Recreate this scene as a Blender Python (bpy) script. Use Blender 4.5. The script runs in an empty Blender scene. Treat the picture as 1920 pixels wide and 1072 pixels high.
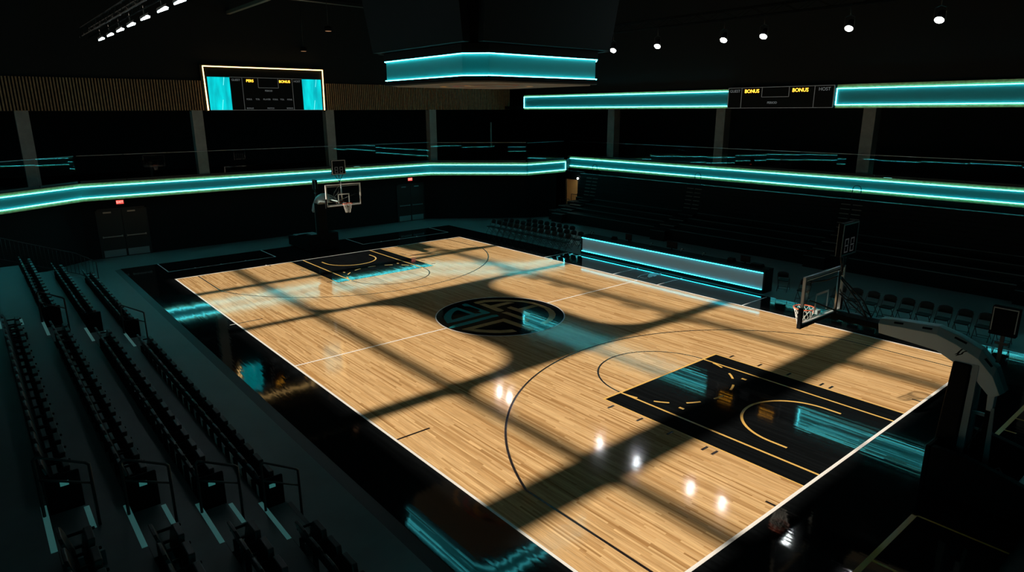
import bpy, bmesh, math, random
from mathutils import Vector, Matrix
random.seed(7)
S = bpy.context.scene
COL = S.collection
PI = math.pi

# ------------------------------------------------------------------ helpers
def link(o):
    COL.objects.link(o)
    return o

def tag(o, label=None, cat=None, group=None, kind=None):
    if label: o['label'] = label
    if cat: o['category'] = cat
    if group: o['group'] = group
    if kind: o['kind'] = kind
    return o

class MB:
    """collects polygons for ONE mesh object"""
    def __init__(s):
        s.v = []; s.f = []; s.mi = []; s.sm = []
    def add(s, verts, faces, mi=0, smooth=False, M=None):
        b = len(s.v)
        if M is not None: verts = [M @ Vector(p) for p in verts]
        s.v += [tuple(p) for p in verts]
        for f in faces:
            s.f.append([b + i for i in f]); s.mi.append(mi); s.sm.append(smooth)
        return s
    def box(s, x0, x1, y0, y1, z0, z1, mi=0, M=None):
        v = [(x0,y0,z0),(x1,y0,z0),(x1,y1,z0),(x0,y1,z0),(x0,y0,z1),(x1,y0,z1),(x1,y1,z1),(x0,y1,z1)]
        return s.add(v, [(3,2,1,0),(4,5,6,7),(0,1,5,4),(1,2,6,5),(2,3,7,6),(3,0,4,7)], mi, False, M)
    def prism(s, poly, a, b, axis='z', mi=0, M=None):
        """extrude a 2D polygon: axis z -> (x,y), axis y -> (x,z), axis x -> (y,z)"""
        n = len(poly)
        def P(p, h):
            return (p[0],p[1],h) if axis=='z' else (p[0],h,p[1]) if axis=='y' else (h,p[0],p[1])
        v = [P(p,a) for p in poly] + [P(p,b) for p in poly]
        f = [tuple(range(n))[::-1], tuple(range(n,2*n))] + [(i,(i+1)%n,n+(i+1)%n,n+i) for i in range(n)]
        return s.add(v, f, mi, False, M)
    def tube(s, pts, r, n=8, closed=False, mi=0, caps=True, M=None):
        pts = [Vector(p) for p in pts]; m = len(pts)
        rings = []; up = None
        for i in range(m):
            if closed: t = pts[(i+1)%m]-pts[i-1]
            elif i==0: t = pts[1]-pts[0]
            elif i==m-1: t = pts[-1]-pts[-2]
            else: t = (pts[i+1]-pts[i]).normalized()+(pts[i]-pts[i-1]).normalized()
            if t.length < 1e-9: t = Vector((0,0,1))
            t.normalize()
            if up is None:
                up = Vector((0,0,1)) if abs(t.z)<.9 else Vector((1,0,0))
            a = t.cross(up)
            if a.length < 1e-6: a = t.orthogonal()
            a.normalize(); b = a.cross(t).normalized(); up = b
            rr = r[i] if isinstance(r,(list,tuple)) else r
            rings.append([pts[i]+(a*math.cos(k*2*PI/n)+b*math.sin(k*2*PI/n))*rr for k in range(n)])
        v = [p for g in rings for p in g]; f = []
        for i in range(m if closed else m-1):
            j = (i+1)%m
            for k in range(n):
                f.append((i*n+k, i*n+(k+1)%n, j*n+(k+1)%n, j*n+k))
        if not closed and caps:
            f.append(tuple(range(n))[::-1]); f.append(tuple((m-1)*n+k for k in range(n)))
        return s.add(v, f, mi, True, M)
    def lathe(s, prof, n=16, mi=0, M=None):
        v = []; f = []
        for r,z in prof:
            v += [(r*math.cos(k*2*PI/n), r*math.sin(k*2*PI/n), z) for k in range(n)]
        for i in range(len(prof)-1):
            for k in range(n):
                f.append((i*n+k, i*n+(k+1)%n, (i+1)*n+(k+1)%n, (i+1)*n+k))
        f.append(tuple(range(n))[::-1]); f.append(tuple((len(prof)-1)*n+k for k in range(n)))
        return s.add(v, f, mi, True, M)
    def flat(s, poly, z, mi=0):
        return s.add([(p[0],p[1],z) for p in poly], [tuple(range(len(poly)))], mi)
    def rect(s, x0, x1, y0, y1, z, mi=0):
        return s.flat([(x0,y0),(x1,y0),(x1,y1),(x0,y1)], z, mi)
    def arc(s, cx, cy, r, w, a0, a1, z, mi=0, n=48):
        v = []; f = []
        for i in range(n+1):
            a = math.radians(a0+(a1-a0)*i/n); c, q = math.cos(a), math.sin(a)
            v += [(cx+(r-w/2)*c, cy+(r-w/2)*q, z), (cx+(r+w/2)*c, cy+(r+w/2)*q, z)]
        for i in range(n):
            f.append((2*i,2*i+1,2*i+3,2*i+2))
        return s.add(v, f, mi)
    def build(s, name, mats, parent=None, origin=None, bevel=0, kind=None, label=None):
        me = bpy.data.meshes.new(name)
        if origin is None:
            if parent is not None: origin = wloc(parent)
            else:
                xs, ys, zs = zip(*s.v)
                origin = ((min(xs)+max(xs))/2, (min(ys)+max(ys))/2, min(zs))
        O = Vector(origin)
        me.from_pydata([Vector(p)-O for p in s.v], [], s.f)
        if not isinstance(mats, (list,tuple)): mats = [mats]
        for m in mats: me.materials.append(m)
        for p, mi, sm in zip(me.polygons, s.mi, s.sm):
            p.material_index = mi; p.use_smooth = sm
        if bevel:
            bm = bmesh.new(); bm.from_mesh(me)
            bmesh.ops.bevel(bm, geom=[e for e in bm.edges if e.is_manifold and e.calc_face_angle(0)>.6], offset=bevel, segments=2, affect='EDGES', profile=.5)
            bm.to_mesh(me); bm.free()
        me.update()
        o = link(bpy.data.objects.new(name, me))
        if parent is not None: o.parent = parent
        else: o.location = O
        if kind: o['kind'] = kind
        if label: o['label'] = label
        return o

ROOT = {}
def wloc(o):
    while o.parent: o = o.parent
    return tuple(o.location)

def thing(name, label, cat, loc=(0,0,0), group=None):
    o = link(bpy.data.objects.new(name, None))
    o.empty_display_size = .2
    o.location = loc
    return tag(o, label, cat, group)

def copy_tree(o, parent=None):
    c = o.copy(); COL.objects.link(c)
    if parent is not None: c.parent = parent
    for ch in KIDS.get(o.name) or [x for x in bpy.data.objects if x.parent == o]:
        copy_tree(ch, c)
    return c
KIDS = {}
def kids_of(o):
    def rec(x):
        KIDS[x.name] = [y for y in bpy.data.objects if y.parent == x]
        for y in KIDS[x.name]: rec(y)
    rec(o)

def text_mesh(s, size, M, mat, parent, name='lettering', ext=.004, sx=1.0):
    cu = bpy.data.curves.new('t', 'FONT'); cu.body = s; cu.size = size
    cu.align_x = 'CENTER'; cu.align_y = 'CENTER'; cu.extrude = ext; cu.resolution_u = 3
    to = bpy.data.objects.new('t', cu); COL.objects.link(to)
    dg = bpy.context.evaluated_depsgraph_get(); dg.update()
    me = bpy.data.meshes.new_from_object(to.evaluated_get(dg))
    bpy.data.objects.remove(to); bpy.data.curves.remove(cu)
    O = Vector(wloc(parent))
    for v in me.vertices:
        p = M @ Vector((v.co.x*sx, v.co.y, v.co.z)); v.co = p-O
    me.materials.clear(); me.materials.append(mat); me.name = name
    o = link(bpy.data.objects.new(name, me)); o.parent = parent
    return o
def face_px(x, y, z):   # lettering plane that looks along +x
    return Matrix(((0,0,1,x),(1,0,0,y),(0,1,0,z),(0,0,0,1)))
def face_my(x, y, z):   # lettering plane that looks along -y
    return Matrix(((1,0,0,x),(0,0,-1,y),(0,1,0,z),(0,0,0,1)))

# ------------------------------------------------------------------ materials
def mat(name, col, rough=.5, metal=0., spec=.5, emit=None, estr=0., noise=0., nscale=3., coat=0.):
    m = bpy.data.materials.new(name); m.use_nodes = True
    nt = m.node_tree; b = nt.nodes['Principled BSDF']
    b.inputs['Base Color'].default_value = (*col,1); b.inputs['Roughness'].default_value = rough
    b.inputs['Metallic'].default_value = metal; b.inputs['Specular IOR Level'].default_value = spec
    b.inputs['Coat Weight'].default_value = coat
    if emit: b.inputs['Emission Color'].default_value = (*emit,1); b.inputs['Emission Strength'].default_value = estr
    if noise:
        tc = nt.nodes.new('ShaderNodeTexCoord'); nz = nt.nodes.new('ShaderNodeTexNoise')
        nz.inputs['Scale'].default_value = nscale; nz.inputs['Detail'].default_value = 6
        cr = nt.nodes.new('ShaderNodeValToRGB')
        cr.color_ramp.elements[0].position = .3; cr.color_ramp.elements[1].position = .75
        cr.color_ramp.elements[0].color = (*[c*(1-noise) for c in col],1); cr.color_ramp.elements[1].color = (*[c*(1+noise) for c in col],1)
        nt.links.new(tc.outputs['Object'], nz.inputs['Vector']); nt.links.new(nz.outputs['Fac'], cr.inputs['Fac'])
        nt.links.new(cr.outputs['Color'], b.inputs['Base Color'])
        mr = nt.nodes.new('ShaderNodeMapRange'); mr.inputs['To Min'].default_value = max(.05,rough-.12); mr.inputs['To Max'].default_value = min(1,rough+.12)
        nt.links.new(nz.outputs['Fac'], mr.inputs['Value']); nt.links.new(mr.outputs['Result'], b.inputs['Roughness'])
    return m

def plank_nodes(nt, bsdf, w=.045, ln=1.7, tilt=.008):
    """plank id per strip running along x: returns (id value, grain) sockets; tilts each strip's normal a hair"""
    N = nt.nodes.new; Lk = nt.links.new
    tc = N('ShaderNodeTexCoord'); sp = N('ShaderNodeSeparateXYZ'); Lk(tc.outputs['Object'], sp.inputs[0])
    def mth(op, a, b=None):
        n = N('ShaderNodeMath'); n.operation = op
        for k, q in enumerate((a,b)):
            if q is None: continue
            if isinstance(q,(int,float)): n.inputs[k].default_value = q
            else: Lk(q, n.inputs[k])
        return n.outputs[0]
    row = mth('FLOOR', mth('DIVIDE', sp.outputs['Y'], w))
    wn = N('ShaderNodeTexWhiteNoise'); wn.noise_dimensions = '1D'; Lk(row, wn.inputs['W'])
    colx = mth('FLOOR', mth('ADD', mth('DIVIDE', sp.outputs['X'], ln), mth('MULTIPLY', wn.outputs['Value'], 17.3)))
    cb = N('ShaderNodeCombineXYZ'); Lk(row, cb.inputs[0]); Lk(colx, cb.inputs[1])
    w2 = N('ShaderNodeTexWhiteNoise'); w2.noise_dimensions = '2D'; Lk(cb.outputs[0], w2.inputs['Vector'])
    mp = N('ShaderNodeMapping'); mp.inputs['Scale'].default_value = (.9, 34, 1); Lk(tc.outputs['Object'], mp.inputs['Vector'])
    av = N('ShaderNodeVectorMath'); av.operation = 'ADD'; Lk(mp.outputs[0], av.inputs[0])
    sc = N('ShaderNodeVectorMath'); sc.operation = 'SCALE'; Lk(w2.outputs['Color'], sc.inputs[0]); sc.inputs['Scale'].default_value = 40; Lk(sc.outputs[0], av.inputs[1])
    gr = N('ShaderNodeTexNoise'); gr.inputs['Scale'].default_value = 1.6; gr.inputs['Detail'].default_value = 5; gr.inputs['Roughness'].default_value = .65; Lk(av.outputs[0], gr.inputs['Vector'])
    # strip tilt
    geo = N('ShaderNodeNewGeometry')
    w3 = N('ShaderNodeTexWhiteNoise'); w3.noise_dimensions = '2D'
    ofs = N('ShaderNodeVectorMath'); ofs.operation = 'ADD'; Lk(cb.outputs[0], ofs.inputs[0]); ofs.inputs[1].default_value = (91.7, 13.1, 0); Lk(ofs.outputs[0], w3.inputs['Vector'])
    sub = N('ShaderNodeVectorMath'); sub.operation = 'SUBTRACT'; Lk(w3.outputs['Color'], sub.inputs[0]); sub.inputs[1].default_value = (.5,.5,.5)
    ml = N('ShaderNodeVectorMath'); ml.operation = 'MULTIPLY'; Lk(sub.outputs[0], ml.inputs[0]); ml.inputs[1].default_value = (tilt*.3, tilt, 0)
    ad = N('ShaderNodeVectorMath'); ad.operation = 'ADD'; Lk(geo.outputs['Normal'], ad.inputs[0]); Lk(ml.outputs[0], ad.inputs[1])
    nm = N('ShaderNodeVectorMath'); nm.operation = 'NORMALIZE'; Lk(ad.outputs[0], nm.inputs[0]); Lk(nm.outputs[0], bsdf.inputs['Normal'])
    return w2.outputs['Value'], gr.outputs['Fac'], sp

def wood_floor():
    m = bpy.data.materials.new('maple court boards'); m.use_nodes = True; nt = m.node_tree; b = nt.nodes['Principled BSDF']
    idv, gr, sp = plank_nodes(nt, b)
    cr = nt.nodes.new('ShaderNodeValToRGB'); e = cr.color_ramp.elements
    e[0].position = 0; e[0].color = (.34,.185,.072,1); e[1].position = 1; e[1].color = (.66,.445,.225,1)
    for p,c in ((.08,(.42,.245,.105,1)),(.35,(.52,.325,.15,1)),(.7,(.58,.375,.185,1))):
        q = e.new(p); q.color = c
    nt.links.new(idv, cr.inputs['Fac'])
    g2 = nt.nodes.new('ShaderNodeMapRange'); g2.inputs['From Min'].default_value = .32; g2.inputs['From Max'].default_value = .68; g2.inputs['To Min'].default_value = .66; g2.inputs['To Max'].default_value = 1.16
    nt.links.new(gr, g2.inputs['Value'])
    mx = nt.nodes.new('ShaderNodeVectorMath'); mx.operation = 'SCALE'; nt.links.new(cr.outputs['Color'], mx.inputs[0]); nt.links.new(g2.outputs['Result'], mx.inputs['Scale'])
    nt.links.new(mx.outputs[0], b.inputs['Base Color'])
    b.inputs['Roughness'].default_value = .09; b.inputs['Specular IOR Level'].default_value = .42
    return m

def painted_floor(name, col, var=.25, tilt=.011, rough=.055):
    m = bpy.data.materials.new(name); m.use_nodes = True; nt = m.node_tree; b = nt.nodes['Principled BSDF']
    idv, gr, sp = plank_nodes(nt, b, tilt=tilt)
    mr = nt.nodes.new('ShaderNodeMapRange'); mr.inputs['To Min'].default_value = 1-var; mr.inputs['To Max'].default_value = 1+var; nt.links.new(idv, mr.inputs['Value'])
    sc = nt.nodes.new('ShaderNodeVectorMath'); sc.operation = 'SCALE'; sc.inputs[0].default_value = col; nt.links.new(mr.outputs['Result'], sc.inputs['Scale'])
    nt.links.new(sc.outputs[0], b.inputs['Base Color']); b.inputs['Roughness'].default_value = rough; b.inputs['Specular IOR Level'].default_value = .5
    return m

def emis(name, col, st):
    m = bpy.data.materials.new(name); m.use_nodes = True; nt = m.node_tree
    b = nt.nodes['Principled BSDF']; b.inputs['Base Color'].default_value = (.02,.02,.02,1)
    b.inputs['Emission Color'].default_value = (*col,1); b.inputs['Emission Strength'].default_value = st
    return m

def glass_mat(name, tint=(.86,.93,.92), rough=0.0):
    m = bpy.data.materials.new(name); m.use_nodes = True; nt = m.node_tree; nt.nodes.clear()
    out = nt.nodes.new('ShaderNodeOutputMaterial'); mx = nt.nodes.new('ShaderNodeMixShader'); fr = nt.nodes.new('ShaderNodeFresnel'); fr.inputs['IOR'].default_value = 1.52
    ge = nt.nodes.new('ShaderNodeNewGeometry'); mr = nt.nodes.new('ShaderNodeMapRange'); mr.inputs['To Min'].default_value = 1.52; mr.inputs['To Max'].default_value = 1/1.52
    nt.links.new(ge.outputs['Backfacing'], mr.inputs['Value']); nt.links.new(mr.outputs['Result'], fr.inputs['IOR'])
    tr = nt.nodes.new('ShaderNodeBsdfTransparent'); tr.inputs['Color'].default_value = (*tint,1); gl = nt.nodes.new('ShaderNodeBsdfGlossy'); gl.inputs['Roughness'].default_value = rough
    nt.links.new(fr.outputs[0], mx.inputs[0]); nt.links.new(tr.outputs[0], mx.inputs[1]); nt.links.new(gl.outputs[0], mx.inputs[2]); nt.links.new(mx.outputs[0], out.inputs[0])
    return m

WOOD = wood_floor()
BLACKF = painted_floor('black court paint', (.0045,.0055,.0065))
LOGOBLK = painted_floor('logo black paint', (.006,.006,.007))
LWHITE = mat('white court line', (.75,.74,.74), .3)
LBLACK = mat('black court line', (.012,.008,.008), .25)
LGOLD = mat('gold court line', (.62,.38,.10), .3)
LGOLD2 = mat('gold apron line', (.80,.42,.07), .3)
LOGOGOLD = painted_floor('logo gold paint', (.42,.30,.14), .12)
LOGOTEAL = painted_floor('logo teal paint', (.02,.27,.29), .12)
LRED = mat('red floor decal', (.42,.02,.05), .3); LGREY = mat('pale grey floor decal', (.45,.5,.52), .3)
CONC = mat('arena concrete', (.092,.118,.118), .42, noise=.28, nscale=.9)
TREAD = mat('stand concrete', (.055,.092,.095), .5, noise=.3, nscale=1.2)
RISER = mat('dark stand riser', (.012,.014,.015), .7)
RAMP = mat('black rubber edge ramp', (.012,.016,.017), .45)
WALLD = mat('black painted wall', (.005,.0068,.007), .75, spec=.25, noise=.25, nscale=2)
WALLU = mat('black upper wall', (.0035,.006,.007), .85, noise=.3, nscale=.6)
CEIL = mat('black ceiling', (.003,.004,.0045), .9, spec=.1)
COLM = mat('grey concrete pillar', (.36,.37,.35), .7, noise=.2, nscale=2)
TRIM = mat('oak fascia trim', (.55,.34,.13), .5, noise=.25, nscale=8)
SLAT = mat('oak slat', (.42,.25,.12), .6, noise=.3, nscale=6)
BLK = mat('black steel', (.012,.013,.014), .45)
BLKG = mat('black plastic', (.006,.0075,.008), .6, spec=.03)
SEATM = mat('black seat plastic', (.0085,.0085,.009), .42)
PAD = mat('black vinyl padding', (.007,.008,.009), .6, spec=.05, noise=.2, nscale=5)
VBLK = mat('matt black panel', (.0035,.005,.0055), .65, spec=.2)
CHROME = mat('brushed aluminium', (.55,.56,.57), .32, 1.)
STEEL = mat('stainless plate', (.42,.44,.44), .38, .9)
WHITEP = mat('white hoop enamel', (.50,.60,.63), .4)
GREYP = mat('teal grey painted steel', (.16,.24,.26), .35)
ORANGE = mat('orange rim enamel', (.85,.13,.05), .35)
NETM = mat('white net cord', (.72,.72,.70), .8)
WHITEF = mat('white backboard frame', (.8,.8,.82), .35)
GLASS = glass_mat('railing glass')
BGLASS = glass_mat('backboard glass', (.9,.93,.92))
TEAL_STRIP = emis('teal led strip', (.10,.88,.97), 17.0)
TEAL_PANEL = mat('teal display panel', (.03,.17,.175), .5, emit=(.0,.30,.33), estr=.07)
HUNG_PANEL = mat('teal ring display panel', (.04,.24,.245), .5, emit=(.0,.42,.46), estr=.10)
DESK_STRIP = emis('blue teal desk strip', (.02,.62,.78), 12.)
DESK_PANEL = mat('grey lit desk panel', (.05,.21,.22), .6, spec=.1, emit=(.40,.47,.49), estr=.13)
SCREEN = None
NEON = emis('warm neon tube', (1.0,.62,.22), 5.)
AMBER = emis('amber led digits', (1.,.42,.03), 5.)
DIMTXT = emis('dim grey legend', (.10,.11,.11), 1.)
LAMP = emis('white spot lens', (.95,.98,1.), 105.)
BARL = emis('cool white bar lens', (.80,.97,1.), 40.)
EXITR = emis('red exit sign face', (1.,.09,.07), 1.1); EXITL = emis('bright exit lettering', (1.,.55,.45), 1.6)
STEPL = emis('teal step light', (.10,.75,.68), .55)
AISLEL = emis('teal seat end light', (.12,.62,.58), .16)
NOSE = mat('nosing strip with added glow', (.62,.78,.76), .5, emit=(.12,.62,.58), estr=.07)  # slight teal emission added to brighten the strips
HUNGD = mat('dark screen housing', (.003,.0065,.0075), .55, spec=.2)
UNDER = mat('grey underside panel', (.17,.165,.16), .6)
CREAM = mat('cream corridor wall', (.62,.46,.25), .7)
WARML = emis('warm corridor lamp', (1.,.78,.45), 16.)

def screen_mat():
    m = bpy.data.materials.new('teal video screen'); m.use_nodes = True; nt = m.node_tree; b = nt.nodes['Principled BSDF']
    b.inputs['Base Color'].default_value = (.01,.02,.02,1); b.inputs['Roughness'].default_value = .4
    tc = nt.nodes.new('ShaderNodeTexCoord'); mp = nt.nodes.new('ShaderNodeMapping'); mp.inputs['Rotation'].default_value = (.35,0,0); mp.inputs['Scale'].default_value = (1,2.2,.5)
    nz = nt.nodes.new('ShaderNodeTexNoise'); nz.inputs['Scale'].default_value = 1.4; nz.inputs['Detail'].default_value = 3
    cr = nt.nodes.new('ShaderNodeValToRGB'); cr.color_ramp.elements[0].color = (.0,.42,.50,1); cr.color_ramp.elements[1].color = (.0,.82,.85,1)
    cr.color_ramp.elements[0].position = .3; cr.color_ramp.elements[1].position = .68
    nt.links.new(tc.outputs['Object'], mp.inputs['Vector']); nt.links.new(mp.outputs[0], nz.inputs['Vector']); nt.links.new(nz.outputs['Fac'], cr.inputs['Fac'])
    nt.links.new(cr.outputs['Color'], b.inputs['Emission Color']); b.inputs['Emission Strength'].default_value = 1.0
    return m
SCREEN = screen_mat()
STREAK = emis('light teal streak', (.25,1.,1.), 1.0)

# ------------------------------------------------------------------ camera
az, el, ro, foc = 2.4490051618355335, -.2613459952568679, -.0039832734050329836, 1229.640751797442
fw = Vector((math.cos(el)*math.cos(az), math.cos(el)*math.sin(az), math.sin(el)))
rt = fw.cross(Vector((0,0,1))).normalized(); up = rt.cross(fw)
r2 = math.cos(ro)*rt + math.sin(ro)*up; u2 = -math.sin(ro)*rt + math.cos(ro)*up
cd = bpy.data.cameras.new('camera'); cam = link(bpy.data.objects.new('camera', cd))
cd.sensor_width = 36; cd.lens = foc/1920*36; cd.clip_end = 300; cd.clip_start = .05
cam.matrix_world = Matrix(((r2.x,u2.x,-fw.x,18.0346),(r2.y,u2.y,-fw.y,-14.0907),(r2.z,u2.z,-fw.z,7.1117),(0,0,0,1)))
S.camera = cam

# ------------------------------------------------------------------ court
FL = -.04
HX, HY, MX = 12.95, 7.62, .38
court = MB()
court.box(-16.75, 16.1, -9.1, 9.5, FL, 0, 0)
# bevelled edge ramp
court.prism([(-9.1,-.004),(-9.34,FL),(-9.1,FL)], -16.75, 16.1, 'x', 9)
court.rect(-HX, HX, -HY, HY, .001, 1)
W = 2; B = 3; G = 4; G2 = 5
def ln(x0, x1, y0, y1, mi, z=.003): court.rect(min(x0,x1), max(x0,x1), min(y0,y1), max(y0,y1), z, mi)
for s in (1,-1):                                              # lanes
    ft = 7.67
    ln(s*ft, s*HX, -2.46, 2.46, 0, .002)
    for y in (-2.46, 2.46):
        ln(s*ft, s*HX, y-.018, y+.018, G); 
    ln(s*ft-.03, s*ft+.03, -2.478, 2.478, G, .0032)
    for y in (-1.83, 1.83): ln(s*ft, s*HX, y-.03, y+.03, G)
    bx = s*11.56
    a = 90 if s>0 else -90
    court.arc(bx, 0, 1.28, .065, a, a+180, .003, G)
    for y in (-1.28,1.28): ln(bx, bx+s*.38, y-.032, y+.032, G)
    court.arc(s*ft, 0, 1.83, .05, a, a+180, .003, B)          # free throw half circle
    for k in range(7):                                        # dashed half
        a0 = -a + 9 + k*25.4
        court.arc(s*ft, 0, 1.83, .06, a0-5, a0+7, .0031, G, 6)
    for y in (-1.4, 1.4): ln(s*9.2, s*9.34, y-.04, y+.04, G)
    for y in (-1,1):
        for x in (8.09, 9.0, 9.88, 10.80, 11.05):
            ln(s*(x-.03), s*(x+.03), y*2.55, y*2.78, B)
    R3 = 7.12; yl = 6.70; cx3 = s*11.95; dx = math.sqrt(R3*R3-yl*yl); an = math.degrees(math.atan2(yl, dx))
    if s>0: court.arc(cx3, 0, R3, .055, 180-an, 180+an, .003, B, 96)
    else: court.arc(cx3, 0, R3, .055, -an, an, .003, B, 96)
    for y in (-yl, yl): ln(cx3-s*dx, s*HX, y-.027, y+.027, B)
    for y in (-3.5, 3.5): ln(s*(HX-.24), s*(HX-.03), y-.03, y+.03, B)
    ln(s*HX-.035, s*HX+.035, -HY-.03, HY+.03, W, .0034)       # baseline
for y in (-HY, HY): ln(-HX, HX, y-.03, y+.03, W, .0034)
ln(MX-.028, MX+.028, -HY, -2.29, W); ln(MX-.028, MX+.028, 2.29, HY, W)
for x in (6.14, -4.74): ln(x-.028, x+.028, -HY, -6.72, B)
ln(-4.76, -4.72, -7.85, -7.65, W)
for x in (-1.07, 1.40, -5.65, 5.37): ln(x-.025, x+.025, HY, 9.4, W)
# restraining boxes behind the baselines
for y0, y1 in ((-7.52,-2.55),(2.33,8.0)):
    ln(-14.67,-14.61, y0, y1, W); 
    for y in (y0,y1): ln(-16.75,-14.61, y-.025, y+.025, W)
    n = 3
    for k in range(1,4): 
        y = y0+1.17*k; ln(-14.77,-14.67, y-.03, y+.03, W)
for y in (-3.6, 3.6): ln(-13.1,-12.98, y-.03, y+.03, W)
ln(14.63,14.72, -8.6,-1.80, G2); ln(14.63,16.1, -1.85,-1.80, G2)
for y in (-3.72,-5.6,-7.5): ln(14.72, 16.1, y-.03, y+.03, G2)
ln(14.63,14.72, 2.35, 8.2, G2); ln(14.72,16.1, 2.33, 2.38, G2)
for y in (3.3,4.2): ln(14.72, 14.95, y-.025, y+.025, G2)
ln(14.72, 16.1, 5.1, 5.15, G2)
# centre emblem
court.flat([(MX+2.33*math.cos(k*PI/48), 2.33*math.sin(k*PI/48)) for k in range(96)], .0015, W)
court.flat([(MX+2.29*math.cos(k*PI/48), 2.29*math.sin(k*PI/48)) for k in range(96)], .0022, 6)
teal = [[[-0.02,-2.02],[-0.47,-1.85],[-0.74,-1.69],[-0.98,-1.47],[-1.22,-1.16],[-1.4,-0.85],[-1.41,-0.67],[-1.05,-0.83],[-1.07,-0.9],[-1.02,-1.01],[-0.88,-1.19],[-0.69,-1.38],[-0.46,-1.56],[-0.24,-1.67]],
 [[-1.41,-0.67],[-1.16,-0.65],[-0.32,-0.61],[-0.33,-0.77],[-1.05,-0.83]],
 [[-0.02,-2.02],[-0.24,-1.67],[-0.31,-1.14],[-0.33,-0.77],[-0.32,-0.61],[-0.2,-0.39],[-0.07,-0.11],[-0.01,-0.19],[-0.05,-0.47],[0.0,-0.97],[0.03,-1.5]],
 [[-1.56,-0.32],[-1.6,-0.13],[-1.49,-0.1],[-0.7,-0.12],[-0.07,-0.11],[-0.2,-0.39],[-0.5,-0.36],[-0.49,-0.26],[-0.63,-0.21],[-1.18,-0.23],[-1.33,-0.36]],
 [[0.38,-2.26],[0.26,-1.96],[0.23,-0.54],[0.21,-0.24],[0.3,-0.09],[0.5,-0.15],[0.46,-0.36],[0.52,-1.54],[0.51,-2.14],[0.46,-2.24]]]
gold = [[[0.8,-2.02],[0.82,-0.3],[0.81,-0.18],[0.93,-0.16],[1.07,-0.42],[1.05,-1.69]],
 [[0.93,-0.16],[1.78,-0.13],[2.42,-0.12],[2.39,-0.37],[2.07,-0.38],[1.07,-0.42]],
 [[0.8,-2.02],[1.05,-1.69],[1.39,-1.43],[1.75,-1.07],[1.93,-0.72],[2.2,-0.74],[2.11,-1.0],[1.96,-1.25],[1.84,-1.4],[1.36,-1.79],[0.97,-1.96]],
 [[-1.54,0.21],[-1.5,0.74],[-1.25,1.1],[-0.9,1.49],[-0.47,1.81],[0.02,1.95],[0.53,1.95],[0.95,1.91],[1.29,1.79],[1.62,1.58],[1.88,1.3],[2.1,0.94],[2.24,0.48],[2.02,0.49],[1.94,0.82],[1.69,1.17],[1.51,1.36],[1.19,1.57],[0.86,1.72],[0.47,1.75],[0.14,1.77],[-0.3,1.66],[-0.55,1.47],[-0.73,1.3],[-1.03,0.93],[-1.23,0.53],[-1.22,0.22],[-1.34,0.17]],
 [[-1.16,0.2],[-1.12,0.43],[-0.13,0.46],[0.09,0.42],[0.11,0.23],[-0.02,0.16],[-0.59,0.19]],
 [[-0.76,0.43],[-0.72,1.23],[-0.46,1.39],[-0.47,0.69],[-0.43,0.43]],
 [[0.22,0.17],[0.26,0.4],[0.42,0.42],[1.49,0.45],[1.66,0.18],[0.52,0.21]],
 [[-0.13,0.72],[-0.17,0.95],[0.24,0.98],[0.23,1.69],[0.47,1.75],[0.49,0.98],[0.99,0.92],[1.16,0.71],[0.58,0.73]]]
for k, pl in enumerate(teal): court.flat(pl, .0030+.0001*k, 8)
for k, pl in enumerate(gold): court.flat(pl, .0030+.0001*k, 7)
# small decal in front of the table
court.flat([[0.03,8.77],[-0.07,8.97],[-0.06,9.23],[0.16,9.32],[0.29,9.15],[0.32,8.95],[0.3,8.85],[0.33,8.72],[0.4,8.58],[0.4,8.35],[0.23,8.46]], .003, 10)
court.flat([[0.33,8.73],[0.3,8.85],[0.33,8.97],[0.41,8.83],[0.41,8.67]], .0034, W)
court.flat([[0.32,9.03],[0.2,9.33],[0.25,9.43],[0.37,9.25],[0.4,9.08]], .0034, 11)
for pl in ([[0.03,8.03],[-0.1,8.38],[-0.1,8.69],[-0.1,8.93]], [[0.08,8.13],[0.34,8.12],[0.39,8.26]]):
    for a, b in zip(pl, pl[1:]):
        d = Vector((b[0]-a[0], b[1]-a[1])).normalized()*.02; q = Vector((-d.y, d.x))
        court.flat([(a[0]+q.x,a[1]+q.y),(b[0]+q.x,b[1]+q.y),(b[0]-q.x,b[1]-q.y),(a[0]-q.x,a[1]-q.y)][::-1], .0032, 10)
co = court.build('court_floor', [BLACKF, WOOD, LWHITE, LBLACK, LGOLD, LGOLD2, LOGOBLK, LOGOGOLD, LOGOTEAL, RAMP, LGREY, LRED], origin=(0,0,0))
tag(co, 'glossy maple basketball court with black apron, gold lanes and round centre emblem', 'court floor', kind='structure')

# ------------------------------------------------------------------ shell
MB().box(-27, 25, -28, 27, FL-.3, FL).build('floor', CONC, kind='structure')
CZ = 13.2
TAN = 1.4; SH = CZ*TAN; TAX = .5; SX = CZ*TAX
ce = MB()
oy0, oy1 = -7.9-SH, 7.9-SH; ox0, ox1 = -13.15-SX, 13.1-SX
T0, T1 = CZ, CZ+.06
ce.box(-27, 25, -28, oy0, T0, T1); ce.box(-27, 25, oy1, 27, T0, T1); ce.box(-27, ox0, oy0, oy1, T0, T1); ce.box(ox1, 25, oy0, oy1, T0, T1)
def bar(x0,x1,y0,y1): ce.box(x0-SX,x1-SX,y0-SH,y1-SH,T0,T1)  # unseen roof bars, added to cast the shadow grid on the court
for a,b in ((-9.85,-9.4),(-4.15,-3.75),(4.35,4.95),(9.3,10.5)): bar(a,b,-7.9,7.9)
bar(-13.15,13.1,-5.28,-4.86); bar(-13.15,13.1,4.72,4.98)
bar(-3.75,4.35,-2.25,2.05)                                    # added blocker that casts the dark patch at midcourt
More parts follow.
